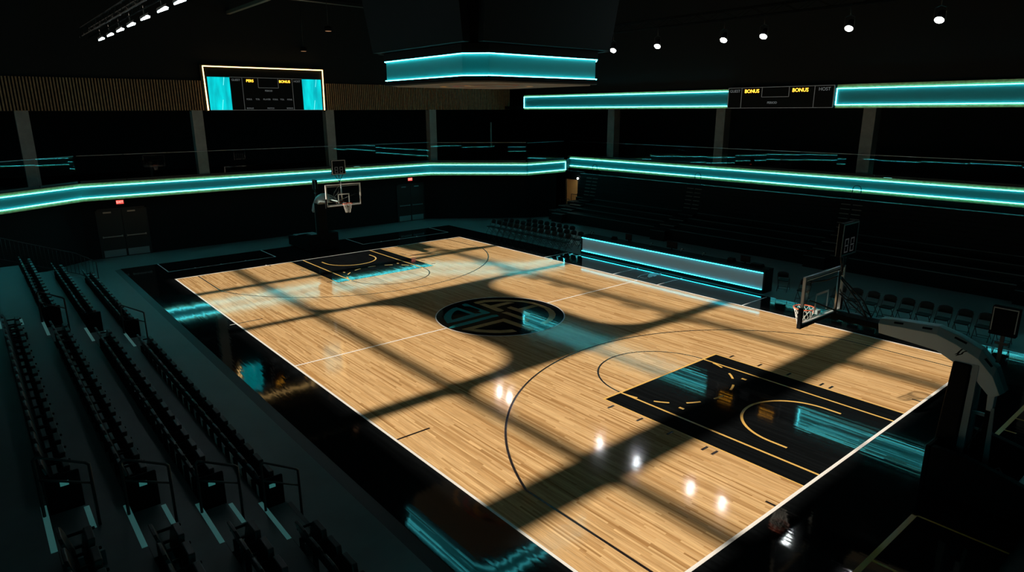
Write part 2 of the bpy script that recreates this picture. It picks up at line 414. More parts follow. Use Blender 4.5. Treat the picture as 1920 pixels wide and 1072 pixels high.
bar(-13.15,-11.3,3.4,4.75); bar(4.95,9.3,-.08,.08); bar(-9.4,-4.15,-2.6,-2.45); bar(-13.15,-9.85,-2.4,-2.25); bar(10.5,13.1,-.05,.05)  # added blockers: first keeps sun off the far hoop arm, others cast faint bands
def fillet(cx, cy, sx, sy, r):                                # rounds an opening's corner to shape the light patch on the court
    pts = [(cx-SX,cy-SH)]
    for k in range(9):
        t = k*PI/16
        pts.append((cx-SX+sx*(r-r*math.sin(t)), cy-SH+sy*(r-r*math.cos(t))))
    if sx*sy < 0: pts = pts[::-1]
    ce.prism(pts, T0, T1, 'z')
for sx, cx in ((1,-3.75),(-1,4.35)):
    fillet(cx,-2.25,sx,-1,1.5); fillet(cx,2.05,sx,1,1.5)
for cy, sy in ((-4.86,1),(4.4,-1)):
    fillet(-4.15,cy,-1,sy,.9); fillet(4.95,cy,1,sy,.7)
ce.build('ceiling', CEIL, kind='structure')

MB().box(-27,-26.7,-28,27,FL,CZ).build('wall_far', WALLU, kind='structure')
MB().box(24.7,25,-28,27,FL,CZ).build('wall_near', WALLU, kind='structure')
MB().box(-27,25,26.7,27,FL,CZ).build('wall_right', WALLU, kind='structure')
MB().box(-27,25,-28,-27.7,FL,CZ).build('wall_left', WALLU, kind='structure')
# upper wall over the slatted band
MB().box(-19.85,-19.56,-21,16.85,7.15,CZ).build('wall_far_upper', WALLU, kind='structure')
MB().box(-16.75,24,16.03,16.3,7.17,CZ).build('wall_right_upper', WALLU, kind='structure')
MB().box(-19.3,24,16.3,26.7,7.2,7.4).build('ceiling_soffit_right', CEIL, kind='structure')
MB().box(-26.7,-19.86,-21,16.3,7.2,7.4).build('ceiling_soffit_far', CEIL, kind='structure')
# lower walls under the balconies
P3 = [(-20.1,-9.9),(-20.1,10.0),(-16.0,15.4),(-15.2,17.5)]
lw = MB()
def wallseg(mb, a, b, z0, z1, t=.15):
    a = Vector((*a,0)); b = Vector((*b,0)); d = (b-a).normalized(); n = Vector((d.y,-d.x,0))   # n points to the left of travel... outward
    mb.add([a+Vector((0,0,z0)), b+Vector((0,0,z0)), b-n*t*-1+Vector((0,0,z0)), a+n*t+Vector((0,0,z0)),
            a+Vector((0,0,z1)), b+Vector((0,0,z1)), b+n*t+Vector((0,0,z1)), a+n*t+Vector((0,0,z1))],
           [(0,1,2,3),(4,7,6,5),(0,4,5,1),(1,5,6,2),(2,6,7,3),(3,7,4,0)])
ZW = 2.93
MB().box(-20.25,-20.1,-9.9,10.0,FL,ZW).build('wall_far_lower', WALLD, kind='structure')
m = MB(); wallseg(m, (-16.0,15.4), (-20.1,10.0), FL, ZW); wallseg(m, (-15.2,17.5), (-16.0,15.4), FL, ZW); m.build('wall_corner', WALLD, kind='structure')
m = MB(); wallseg(m, (-20.1,-9.9), (-14.0,-17.6), FL, ZW); m.build('wall_corner_left', WALLD, kind='structure')
MB().box(19.5,19.7,-20.9,20.9,FL,ZW).build('wall_near_lower', WALLD, kind='structure')
MB().box(-14,19.4,-21.4,-21.2,FL,2.93).build('wall_left_lower', WALLD, kind='structure')
MB().box(-14.3,24,21.05,21.2,FL,ZW).build('wall_right_lower', WALLD, kind='structure')
# balcony slabs
ZB = 3.7
m = MB()
def slab(poly): m.prism(poly, 3.0, ZB, 'z')
slab([(-26.7,-27.7),(-14.0,-17.6),(-19.5,-9.85),(-19.5,9.95),(-15.15,14.7),(-15.25,18.3),(-17.6,21.2),(-26.7,26.7)][::1])
m.build('floor_balcony_far', VBLK, kind='structure')
MB().box(-26.6,24,21.2,26.6,3.0,ZB).build('floor_balcony_right', VBLK, kind='structure')
MB().box(-14,24,-27.6,-21.2,3.0,ZB).build('floor_balcony_left', VBLK, kind='structure')
# pillars
for y in (-11.56,-4.15,3.15,10.32): MB().box(-19.9,-19.45,y-.26,y+.26,ZB,7.2).build('pillar', COLM, kind='structure')
for x in (-13.72,-5.05,3.42,12.0): MB().box(x-.3,x+.3,21.25,21.85,ZB,7.2).build('pillar', COLM, kind='structure')
MB().box(-19.85,-19.82,15.38,15.5,4.6,6.3).build('trim_1', mat('lit door crack', (.25,.24,.22), .6), kind='structure')  # light through a door crack, drawn as a pale strip

# ------------------------------------------------------------------ fascia light bands
def ribbon(name, label, a, b, zt, zb, tt=.16, tb=.16, ends=(False,False), cat='light band', group=None, panel=None):
    """a->b seen left to right from the arena; the band faces the arena"""
    a = Vector((*a,0)); b = Vector((*b,0)); d = (b-a).normalized(); n = Vector((d.y,-d.x,0)); L = (b-a).length
    M = Matrix(((d.x,n.x,0,a.x),(d.y,n.y,0,a.y),(0,0,1,0),(0,0,0,1)))   # local x along, y towards arena
    root = thing(name, label, cat, (a.x,a.y,zb-tb), group)
    MB().box(0,L,-.12,0,zb-tb,zt+tt,M=M).build('backing_board', VBLK, root)
    if tt: MB().box(0,L,0,.03,zt+.03,zt+tt,M=M).build('wood_trim', TRIM, root)
    if tb: MB().box(0,L,0,.03,zb-tb,zb-.03,M=M).build('wood_trim', TRIM, root)
    MB().box(0,L,.0,.015,zb-.03,zt+.03,M=M).build('display_panel', panel or TEAL_PANEL, root)
    MB().box(0,L,.05,.07,zt-.012,zt+.008,M=M).build('led_strip', TEAL_STRIP, root)
    MB().box(0,L,.05,.07,zb-.008,zb+.012,M=M).build('led_strip', TEAL_STRIP, root)
    if ends[0]: MB().box(0,.025,.03,.05,zb,zt,M=M).build('led_strip', TEAL_STRIP, root)
    if ends[1]: MB().box(L-.025,L,.03,.05,zb,zt,M=M).build('led_strip', TEAL_STRIP, root)
    return root
ZT, ZBO = 3.654, 3.119
gb = 'teal balcony light bands'
ribbon('fascia_light_band','long teal lit balcony band above the far double doors behind the far hoop',(-19.4,-9.83),(-19.4,9.95),ZT,ZBO,group=gb)
ribbon('fascia_light_band','short teal lit balcony band running off the left edge of the photo',(-14.0,-17.0),(-19.4,-9.83),ZT,ZBO,group=gb)
ribbon('fascia_light_band','teal lit balcony band across the angled far corner',(-19.4,9.95),(-15.05,14.7),ZT,ZBO,group=gb)
ribbon('fascia_light_band','short teal lit balcony band just left of the lit corridor doorway',(-15.05,14.7),(-15.2,18.35),ZT,ZBO,group=gb,ends=(False,True))
ribbon('fascia_light_band','long teal lit balcony band above the right hand bleachers',(-17.75,21.08),(20,21.08),ZT,ZBO,group=gb,ends=(True,False))
ribbon('fascia_light_band','teal lit upper band left of the right hand scoreboard',(-16.72,15.9),(-1.15,15.9),7.98,7.285,.11,.11,group='teal upper light bands',ends=(True,False))
ribbon('fascia_light_band','teal lit upper band right of the right hand scoreboard',(4.16,15.9),(20,15.9),7.98,7.30,.17,.14,group='teal upper light bands',ends=(True,False))
ribbon('fascia_light_band','teal lit balcony band across the near corner below the viewer',(19.4,-9.8),(14.2,-16.6),ZT,ZBO,group='teal bands out of view')
ribbon('fascia_light_band','teal lit balcony band over the seating stand behind the viewer',(16,-21.07),(-14,-21.07),ZT,ZBO,group='teal bands out of view')

# ------------------------------------------------------------------ slatted timber band
def slats(label, y0, y1):
    root = thing('slatted_timber_band', label, 'timber band', (-19.4,y0,7.18), 'slatted timber bands')
    MB().box(-19.5,-19.46,y0,y1,7.18,8.66).build('backing_board', VBLK, root)
    m = MB(); y = y0+.03
    while y < y1-.05:
        m.box(-19.46,-19.37,y,y+.055,7.18,8.66); y += .126
    m.build('slat_screen', SLAT, root)
slats('long slatted timber band left of the neon framed scoreboard',-16.5,-3.82)
slats('slatted timber band right of the neon framed scoreboard, towards the far corner',2.98,16.8)

# ------------------------------------------------------------------ scoreboards
fb = thing('scoreboard','wide black scoreboard with two teal screens inside a warm neon frame','scoreboard',(-19.4,-.42,7.16))
MB().box(-19.5,-19.36,-3.8,2.95,7.14,9.46).build('housing', VBLK, fb)
MB().tube([(-19.33,-3.62,7.18),(-19.33,-3.66,9.38),(-19.33,2.83,9.38),(-19.33,2.79,7.18)],.035,8).build('neon_frame', NEON, fb)
for y0,y1 in ((-3.5,-2.39),(1.57,2.68)):
    sc = MB().box(-19.36,-19.33,y0,y1,7.2,8.86).build('video_screen', SCREEN, fb)
    q = (y0+y1)/2
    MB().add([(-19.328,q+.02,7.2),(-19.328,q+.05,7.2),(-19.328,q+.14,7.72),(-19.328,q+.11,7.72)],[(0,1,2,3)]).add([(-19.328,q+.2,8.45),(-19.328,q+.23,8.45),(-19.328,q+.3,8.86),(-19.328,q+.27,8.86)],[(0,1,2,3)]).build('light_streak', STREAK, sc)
lines = MB()
def yl_(y,z0,z1): lines.box(-19.36,-19.345,y-.012,y+.012,z0,z1)
def zl_(z,y0,y1): lines.box(-19.36,-19.345,y0,y1,z-.012,z+.012)
zl_(7.19,-3.5,2.68); zl_(8.87,-2.39,1.57); yl_(-1.74,7.19,8.87); yl_(1.0,7.19,8.87); yl_(-.9,8.36,8.87); yl_(.2,8.36,8.87); zl_(8.36,-.9,.2)
lines.build('outline', mat('grey outline', (.3,.31,.31),.5,emit=(.3,.32,.32),estr=.12), fb)
for s,y,z,h,mm,sx in (('GUEST',-2.06,8.73,.15,DIMTXT,1),('HOST',1.28,8.73,.15,DIMTXT,1),('PERS',-1.33,8.70,.19,AMBER,1.0),('BONUS',.57,8.70,.19,AMBER,1),('PERIOD',-.36,8.2,.12,DIMTXT,1),
    ('FOUL',-1.45,7.75,.12,DIMTXT,1),('TOL',-1.0,7.75,.12,DIMTXT,1),('PLAYER',-.5,7.75,.12,DIMTXT,1),('FOUL',-.03,7.75,.12,DIMTXT,1),('TOL',.35,7.75,.12,DIMTXT,1),('FOUL',.78,7.75,.12,DIMTXT,1),
    ('BONUS',-1.45,7.28,.11,DIMTXT,1),('MATCH',-.33,7.28,.11,DIMTXT,1),('BONUS',.75,7.28,.11,DIMTXT,1)):
    text_mesh(s,h,face_px(-19.35,y,z),mm,fb,'amber_lettering' if mm is AMBER else 'lettering',sx=sx)
rb = thing('scoreboard','long black scoreboard with amber lettering between two teal upper bands','scoreboard',(1.5,15.9,7.17))
MB().box(-1.12,4.13,15.76,15.99,7.17,8.145).build('housing', VBLK, rb)
QX = lambda x: 18.03+(x-18.03)*.853
QZ = lambda z: 7.11+(z-7.11)*.853
lines = MB()
def xl_(x,z0,z1,t=.012): lines.box(QX(x)-t,QX(x)+t,15.745,15.76,QZ(z0),QZ(z1))
def zl2(z,x0,x1,t=.012): lines.box(QX(x0),QX(x1),15.745,15.76,QZ(z)-t,QZ(z)+t)
zl2(7.2,-4.4,1.71); zl2(8.3,-4.4,1.71); xl_(-4.4,7.2,8.3); xl_(1.7,7.2,8.3); xl_(-3.55,7.2,8.3); xl_(.68,7.2,8.3); xl_(-2.3,7.78,8.3); xl_(-.72,7.78,8.3); zl2(7.78,-2.3,-.72)
lines.build('outline', mat('grey outline', (.3,.31,.31),.5,emit=(.3,.32,.32),estr=.14), rb)
for s,x,z,h,mm in (('GUEST',-3.98,8.12,.22,DIMTXT),('HOST',1.2,8.12,.24,DIMTXT),('BONUS',-2.92,8.1,.27,AMBER),('BONUS',-.1,8.1,.27,AMBER),('PERIOD',-1.65,7.47,.17,DIMTXT)):
    text_mesh(s,h*.853,face_my(QX(x),15.755,QZ(z)),mm,rb,'amber_lettering' if mm is AMBER else 'lettering')

# ------------------------------------------------------------------ centre hung scoreboard
ch = thing('hanging_scoreboard','big black centre hung scoreboard with a glowing teal ring above midcourt','scoreboard',(0,0,7.9))
def octa(s,c): return [(s,-s+c),(s,s-c),(s-c,s),(-s+c,s),(-s,s-c),(-s,-s+c),(-s+c,-s),(s-c,-s)]
s_, c_ = 2.7, .55
MB().prism(octa(s_-.03,c_),7.95,8.85).build('ring_body', VBLK, ch)
MB().prism(octa(s_+.05,c_),8.69,8.93).build('upper_lip', VBLK, ch)
MB().prism(octa(s_+.05,c_),7.93,8.05).build('lower_lip', VBLK, ch)
un = MB().prism(octa(s_-.1,c_),7.90,7.93).build('underside_panel', UNDER, ch)
sw = MB()
for k in range(4): sw.arc(.4*k-.5,-.15*k+.2,1.5-.3*k,.2,20+70*k,260+60*k,7.897,k%2,24)
sw.build('painted_swirl', [mat('gold swirl', (.62,.38,.13),.5), mat('red swirl', (.40,.07,.05),.5)], un)
oc = octa(s_,c_)
pan = MB(); 
for i in range(8):
    (x0,y0),(x1,y1) = oc[i], oc[(i+1)%8]
    pan.add([(x0,y0,8.06),(x1,y1,8.06),(x1,y1,8.68),(x0,y0,8.68)],[(0,1,2,3)])
pan.build('teal_ring_panel', HUNG_PANEL, ch)
oc2 = octa(s_+.035,c_)
for z in (8.665,8.075):
    MB().tube([(x,y,z) for x,y in oc2],.012,6,True).build('led_strip', TEAL_STRIP, ch)
MB().prism(octa(2.5,.55),8.93,9.2).build('neck', VBLK, ch)
def tilted(sgn, axis):
    b0, b1, w0, w1, z0, z1 = 2.95, 3.35, 2.55, 2.72, 8.95, 11.6
    v = []
    for off in (0,-.25):
        for b,w,z in ((b0,-w0,z0),(b0,w0,z0),(b1,w1,z1),(b1,-w1,z1)):
            v.append((w, sgn*(b+off), z) if axis=='y' else (sgn*(b+off), w, z))
    return MB().add(v,[(0,1,2,3),(7,6,5,4),(0,4,5,1),(1,5,6,2),(2,6,7,3),(3,7,4,0)])
for sg, ax in ((1,'x'),(-1,'x'),(1,'y'),(-1,'y')): tilted(sg,ax).build('tilted_screen', HUNGD, ch)
MB().prism(octa(2.75,.75),9.2,11.6).build('core_housing', VBLK, ch)
for x in (-1.5,1.5):
    for y in (-1.5,1.5): MB().tube([(x,y,11.6),(x,y,CZ)],.03,6).build('hanging_cable', BLK, ch)

# ------------------------------------------------------------------ rigging, beams and lamps
def truss(label, y, x0, x1, z):
    root = thing('lighting_truss', label, 'truss', ((x0+x1)/2,y,z), 'lighting trusses')
    h = .32; d = .3
    for yy in (y-d/2,y+d/2):
        for zz in (z,z+h): MB().tube([(x0,yy,zz),(x1,yy,zz)],.024,6).build('chord', BLK2, root)
    m = MB(); n = int((x1-x0)/.6)
    for yy in (y-d/2,y+d/2):
        pts = [(x0+(x1-x0)*k/n, yy, z+(h if k%2 else 0)) for k in range(n+1)]
        m.tube(pts,.011,5)
    m.build('lattice', BLK2, root)
    return root
BLK2 = mat('dark truss metal', (.004,.0045,.0045), .7, spec=.05)
truss('black lighting truss holding the row of round spot lamps at right',9.45,-14,17,10.45)
truss('black lighting truss holding the row of bar lamps at upper left',-9.3,-15,15,10.05)
CEN = Vector((3,0,0))
def spot(x, y, z, label, grp):
    root = thing('spot_lamp', label, 'spot lamp', (x,y,z), grp)
    d = (Vector((x*.8+2, 1.5, 0))-Vector((x,y,z))).normalized()
    q = d.to_track_quat('Z','Y').to_matrix().to_4x4()
    M = Matrix.Translation((x,y,z)) @ q
    MB().lathe([(.05,-.32),(.1,-.30),(.13,-.1),(.14,.0)],14,M=M).build('lamp_body', BLKG, root)
    MB().lathe([(.125,.0),(.12,.012)],14,M=M).build('lens', LAMP, root)
    m = MB()
    for s in (-1,1): m.tube([(x+s*.16,y,z),(x+s*.16,y,z+.35),(x,y,z+.42)],.012,5)
    m.tube([(x,y,z+.42),(x,y,10.45)],.016,5); m.build('yoke', BLK, root)
    return root
for i,(x,l) in enumerate(((-2.9,'round white spot lamp beside the hanging scoreboard, leftmost of the right hand row'),(-.45,'second round white spot lamp from the left on the right hand truss'),(2.7,'third round white spot lamp from the left on the right hand truss'),
       (4.35,'fourth round white spot lamp from the left on the right hand truss'),(7.4,'fifth round white spot lamp from the left on the right hand truss'),(10.05,'rightmost round white spot lamp on the right hand truss'))):
    spot(x,9.2,9.68,l,'round spot lamps on the right truss')
for x,l in ((-11.3,'round white spot lamp hidden behind the hanging scoreboard, further one'),(-10.3,'round white spot lamp hidden behind the hanging scoreboard, nearer one')):
    spot(x,9.2,9.68,l,'round spot lamps on the right truss')
names = ['lowest and leftmost','second lowest','third lowest','middle','third highest','second highest','highest']
for i,x in enumerate((-11.4,-9.63,-7.86,-6.12,-4.18,-2.12,-.4)):
    y, z = -9.3, 9.7
    root = thing('bar_lamp', '%s of the seven cool white bar lamps at upper left' % names[i], 'bar lamp', (x,y,z), 'bar lamps on the left truss')
    M = Matrix.Translation((x,y,z)) @ Matrix.Rotation(math.radians(-20),4,'X')
    MB().box(-.52,.52,-.05,.05,.025,.10,M=M).build('lamp_body', BLKG, root, bevel=.02)
    MB().prism([(-.5,-.012),(0,-.03),(.42,-.045),(.5,-.03),(.5,.03),(.42,.045),(0,.03),(-.5,.012)],-.006,.025,'z',M=M).build('lens', BARL, root)
    MB().tube([(x,y,z+.1),(x,y,10.05)],.02,6).build('hanger', BLK, root)
BEAMM = mat('bare ceiling beam', (.16,.15,.12), .6)
tag(MB().box(-26.5,-6,-2.12,-1.93,12.0,12.16).build('ceiling_beam', BEAMM), 'pale sloping ceiling beam at upper left of the neon scoreboard', 'beam')
tag(MB().tube([(-20.0,-8,12.1),(-20.15,8.5,12.0)],.035,6).build('ceiling_pipe', BEAMM), 'thin pipe crossing under the pale ceiling beam', 'pipe', 'ceiling pipes')
tag(MB().tube([(-19.2,-2,13.0),(-19.2,6.5,12.95)],.03,6).build('ceiling_pipe', BEAMM), 'thin pipe at top of photo left of the hanging scoreboard', 'pipe', 'ceiling pipes')
for x,y,z,l in ((-14.9,1.3,11.0,'small downlight below the ceiling left of the hanging scoreboard'),(-19.2,1.75,10.35,'small dim fixture above the right end of the neon frame')):
    r_ = thing('ceiling_downlight', l, 'downlight', (x,y,z))
    MB().lathe([(.16,0),(.18,.05),(.18,.2),(.05,.24)],14,M=Matrix.Translation((x,y,z))).build('housing', BLKG, r_)
    MB().lathe([(.15,-.004),(.15,.002)],14,M=Matrix.Translation((x,y,z))).build('lens', emis('dim warm lens', (.5,.25,.12),.7), r_)
    MB().tube([(x,y,z+.2),(x,y,CZ)],.015,5).build('stem', BLK, r_)

# ------------------------------------------------------------------ doors
def dbl_door(n, y0, y1, label, sign):
    x = -20.1; root = thing('door_%d'%n, label, 'door', (x,(y0+y1)/2,FL)); root['kind'] = 'structure'
    ym = (y0+y1)/2
    DL = mat('dark door', (.022,.018,.014), .5); FR = mat('door frame', (.014,.015,.015), .5)
    MB().box(x,x+.05,y0-.08,y0,FL,2.45).box(x,x+.05,y1,y1+.08,FL,2.45).box(x,x+.05,y0-.08,y1+.08,2.37,2.45).build('door_frame', FR, root)
    for a,b in ((y0,ym-.01),(ym+.01,y1)):
        lf = MB().box(x,x+.045,a,b,FL+.01,2.36).build('door_leaf', DL, root)
        MB().box(x+.045,x+.055,a+.04,b-.04,FL+.04,.34).build('kick_plate', STEEL, lf)
        MB().box(x+.07,x+.11,a+.08,b-.08,1.0,1.05).box(x+.045,x+.08,a+.08,a+.13,.98,1.07).box(x+.045,x+.08,b-.13,b-.08,.98,1.07).build('push_bar', STEEL, lf)
        MB().box(x+.045,x+.1,a+.25,a+.6,2.22,2.29).build('door_closer', STEEL, lf)
    es = thing('exit_sign', sign, 'exit sign', (x+.02,ym,2.62), 'red exit signs over the doors')
    MB().box(x,x+.06,ym-.18,ym+.18,2.62,2.84).build('sign_box', VBLK, es)
    MB().box(x+.06,x+.066,ym-.165,ym+.165,2.635,2.825).build('sign_face', EXITR, es)
    text_mesh('EXIT',.15,face_px(x+.07,ym,2.73),EXITL,es,'lettering',ext=.002)
dbl_door(1,-9.25,-7.12,'dark double door with steel kick plates below the left exit sign','red lit exit sign over the left dark double door')
dbl_door(2,7.78,9.72,'dark double door with steel kick plates right of the far hoop','red lit exit sign over the dark double door right of the far hoop')
es = thing('exit_sign','tiny red lit sign on the back wall under the upper right band','exit sign',(-19.2,26.6,7.0),'red signs on the balcony wall')
MB().box(-19.45,-18.95,26.55,26.7,7.5,7.75).build('sign_box', VBLK, es); MB().box(-19.38,-19.02,26.52,26.55,7.53,7.72).build('sign_face', EXITR, es)
# lit corridor in the corner
m = MB(); m.box(-17.6,-16.3,19.5,19.65,FL,ZW).box(-15.1,-14.5,19.5,19.65,FL,ZW).box(-16.3,-15.1,19.5,19.65,2.33,ZW)
m.build('wall_corridor', WALLD, kind='structure')
d3 = MB().box(-17.6,-14.95,20.95,21.0,FL,2.45).build('wall_corridor_back', CREAM, kind='structure')
MB().box(-17.6,-14.5,19.66,20.95,2.45,2.55).build('ceiling_corridor', CREAM, kind='structure')
MB().box(-15.0,-14.95,19.66,20.94,FL,2.44).build('wall_corridor_end', CREAM, kind='structure')
MB().box(-17.65,-17.6,19.5,21,FL,2.9).build('wall_corridor_side', CREAM, kind='structure')
cl = thing('corridor_lamp','warm lamp inside the lit corridor doorway','lamp',(-15.9,20.3,2.37))
MB().box(-16.3,-15.5,20.15,20.4,2.39,2.449).build('lamp_housing', BLKG, cl); MB().box(-16.25,-15.55,20.17,20.38,2.37,2.39).build('lamp_tube', WARML, cl)
wl = thing('wall_lamp','small round white lamp at top right of the lit corridor doorway','lamp',(-15.0,19.45,2.45))
MB().lathe([(.03,0),(.05,.03)],10,M=Matrix.Translation((-15.0,19.5,2.45)) @ Matrix.Rotation(PI/2,4,'X')).build('lamp_base', BLKG, wl)
MB().lathe([(.01,-.07),(.05,-.05),(.07,0),(.05,.05),(.01,.07)],12,M=Matrix.Translation((-15.0,19.4,2.45))).build('lamp_globe', emis('white lamp globe', (1,1,.97),8), wl)
def picket_rail(name, label, pts, h, grp=None, step=.14):
    root = thing(name, label, 'railing', pts[0], grp)
    top = [(x,y,z+h) for x,y,z in pts]
    MB().tube(top,.022,6).build('top_rail', BLK, root)
    MB().tube([(x,y,z+.1) for x,y,z in pts],.014,6).build('bottom_rail', BLK, root)
    m = MB()
    for a,b in zip(pts,pts[1:]):
        a = Vector(a); b = Vector(b); n = max(1,int((b-a).length/step))
        for k in range(n+1):
            p = a+(b-a)*k/n; m.tube([(p.x,p.y,p.z+.1),(p.x,p.y,p.z+h)],.008,5)
    m.build('balusters', BLK, root)
    for p in (pts[0],pts[-1]): MB().tube([p,(p[0],p[1],p[2]+h)],.022,6).build('post', BLK, root)
    return root
picket_rail('stair_railing','lower black stair railing in front of the lit corridor doorway',[(-15.9,18.6,FL),(-15.2,18.8,FL)],1.05,'corridor railings')
picket_rail('stair_railing','taller black stair railing at right of the lit corridor doorway',[(-15.3,19.1,.2),(-14.8,19.2,.2)],1.15,'corridor railings')

# ------------------------------------------------------------------ glass balcony railings
def glass_run(a, b, zt, zb, wlab, grp, pw=2.0, lean=0., jit=.0035):
    a = Vector((*a,0)); b = Vector((*b,0)); L = (b-a).length; n = max(1,round(L/pw)); d = (b-a)/L; nn = Vector((d.y,-d.x,0))
    for k in range(n):
        p = a+d*(L*k/n+.015); w = L/n-.03; ln_ = lean+random.uniform(-jit,jit); yaw = random.uniform(-jit,jit)
        M = Matrix.Translation((p.x,p.y,zb)) @ Matrix(((d.x,nn.x,0,0),(d.y,nn.y,0,0),(0,0,1,0),(0,0,0,1))) @ Matrix.Rotation(yaw,4,'Z') @ Matrix.Rotation(ln_,4,'X')
        root = thing('glass_railing_panel', wlab, 'glass railing', (p.x,p.y,zb), grp)
        h = zt-zb
        MB().add([(0,0,0),(w,0,0),(w,0,h),(0,0,h)],[(0,1,2,3)],M=M).build('glass_pane', GLASS, root)
        MB().box(0,w,-.012,.012,h,h+.022,M=M).build('cap_rail', CHROME if k%3 else STEEL, root)
        MB().box(0,w,-.03,.03,-.08,.02,M=M).build('base_channel', BLK, root)
glass_run((-19.38,-9.8),(-19.38,9.9),5.1,3.92,'clear glass balcony railing panel over the far doors, one of an even row','glass panels of the far balcony',lean=.006)
glass_run((-14.5,-16.3),(-19.38,-9.9),5.1,3.92,'clear glass balcony railing panel at the left edge, reflecting a teal band','glass panels of the left corner balcony',lean=.009)
glass_run((-19.38,9.98),(-15.1,14.65),5.08,3.92,'clear glass balcony railing panel across the angled far corner','glass panels of the far corner balcony',lean=.0125)
glass_run((-15.1,14.75),(-15.2,18.2),5.05,3.92,'clear glass balcony railing panel beside the corridor corner','glass panels of the corridor corner',lean=.016)
glass_run((-17.5,21.05),(14,21.05),4.88,3.92,'clear glass balcony railing panel over the right hand bleachers, one of an even row','glass panels of the right balcony',lean=.0205)

# balcony furniture seen dimly through the glass
tb = thing('high_table','dark high table on the far balcony behind the glass','table',(-20.8,-6.4,ZB))
MB().box(-21.1,-20.5,-6.9,-5.9,4.62,4.67).build('table_top', BLKG, tb); MB().box(-20.85,-20.75,-6.45,-6.35,ZB,4.62).build('pedestal', BLK, tb); MB().box(-21.0,-20.6,-6.6,-6.2,ZB,ZB+.03).build('base', BLK, tb)
sl = thing('step_light','small teal step light at the foot of a right balcony pillar','light',(4.2,22.0,ZB)); MB().box(4.2,4.6,22.0,22.1,ZB,ZB+.02).build('light_base', BLK, sl); MB().box(4.22,4.58,21.99,22.08,ZB+.02,ZB+.09).build('light_lens', emis('teal marker', (.25,1.,.85),1.4), sl)
sl = thing('step_light','small teal step light on the far balcony right of the shot clock','light',(-20.3,5.0,ZB)); MB().box(-20.4,-20.2,4.9,5.3,ZB,ZB+.02).build('light_base', BLK, sl); MB().box(-20.38,-20.22,4.92,5.25,ZB+.02,ZB+.1).build('light_lens', emis('teal marker', (.25,1.,.85),1.0), sl)

# ------------------------------------------------------------------ left seating stand
YR = -10.95
m = MB()
XA, XB = -14.3, 17.5
for k in range(9):
    y1 = YR-1.0*k; y0 = y1-1.0
    m.box(XA, XB, y0, y1, FL, .4*(k+1))
stand = m.build('seating_stand', TREAD); tag(stand, 'stepped concrete seating stand left of the court', 'stand')
stand['kind'] = 'structure'
AISLES = ((-4.8,-3.2),(7.22,8.62))
for ai,(x0,x1) in enumerate(AISLES):
    an = ('far','near')[ai]
    for k in range(4):
        y1 = YR-1.0*k; zt_ = .4*k
        hs = thing('half_step','%s aisle half step %s, in the left stand' % (an, ('by the walkway','up to second row','up to third row','up to fourth row')[k]),'step',((x0+x1)/2,y1,zt_+(FL if k==0 else 0)),'aisle half steps')
        MB().box(x0,x1,y1,y1+.5,zt_+(FL if k==0 else 0),zt_+.2).build('step_block', TREAD, hs)
        MB().box(x0+.06,x0+.06+(.7 if k else 1.3),y1+.43,y1+.5,zt_+.2,zt_+.204).build('nosing_strip', RAMP if k==0 else NOSE, hs)
        ns = MB().box(x0+.04,x1-.02,y1-.075,y1,zt_+.4,zt_+.404).build('nosing_strip', NOSE)
        tag(ns,'pale nosing strip on the %s tread edge of the %s aisle' % (('first','second','third','fourth')[k],an),'nosing strip','pale aisle nosing strips')
# dark risers below each tread behind the seats
for k in range(9):
    y1 = YR-1.0*k
    q = [XA]+[v for a in AISLES for v in a]+[XB]
    r_ = MB()
    for i in range(0,len(q),2): r_.box(q[i],q[i+1],y1,y1+.012,.4*k+(FL if k==0 else 0),.4*k+.39)
    o = r_.build('trim_%d'%(k+2), RISER, kind='structure')

# stadium seat
def make_seat():
    root = thing('stadium_seat','x','seat',(0,0,0))
    # faces +y, back near y=-.05 ; row spacing .53
    pr = []; n = 8
    back = MB(); W2 = .248
    prof = [(-W2,.42),(W2,.42),(W2+.005,.70),(W2-.03,.80),(W2-.09,.845),(0,.855),(-W2+.09,.845),(-W2+.03,.80),(-W2-.005,.70)]
    v = [(x,.07-(z-.42)*.28,z) for x,z in prof]+[(x,.02-(z-.42)*.28,z) for x,z in prof]; k = len(prof)
    back.add(v,[tuple(range(k))[::-1],tuple(range(k,2*k))]+[(i,(i+1)%k,k+(i+1)%k,k+i) for i in range(k)])
    back.build('backrest', SEATM, root, bevel=.012)
    pan = MB(); prof = [(-.232,.36),(.232,.36),(.235,.62),(.17,.72),(-.17,.72),(-.235,.62)]
    v = [(x,.13+(z-.36)*.16,z) for x,z in prof]+[(x,.21+(z-.36)*.20,z) for x,z in prof]; k = len(prof)
    pan.add(v,[tuple(range(k)),tuple(range(k,2*k))[::-1]]+[(i,n_,k+n_,k+i)[::-1] for i in range(k) for n_ in [(i+1)%k]])
    pan.build('seat_pan', SEATM, root, bevel=.014)
    MB().box(-.272,-.240,-.02,.06,0,.42).box(-.272,-.240,-.02,.30,.40,.45).build('pedestal', BLK, root, bevel=.006)
    MB().box(-.274,-.236,-.04,.32,.60,.635).build('armrest', BLKG, root, bevel=.01)
    return root
seat0 = make_seat(); kids_of(seat0); first = True
rown = ('front row beside the walkway','second row from the walkway','third row from the walkway','fourth row from the walkway','fifth row at the left edge')
blocks = ((-13.6,16,'beyond the far aisle'),(-2.9,19,'between the two aisles'),(8.95,5,'nearest the viewer past the near aisle'))
SP = .531
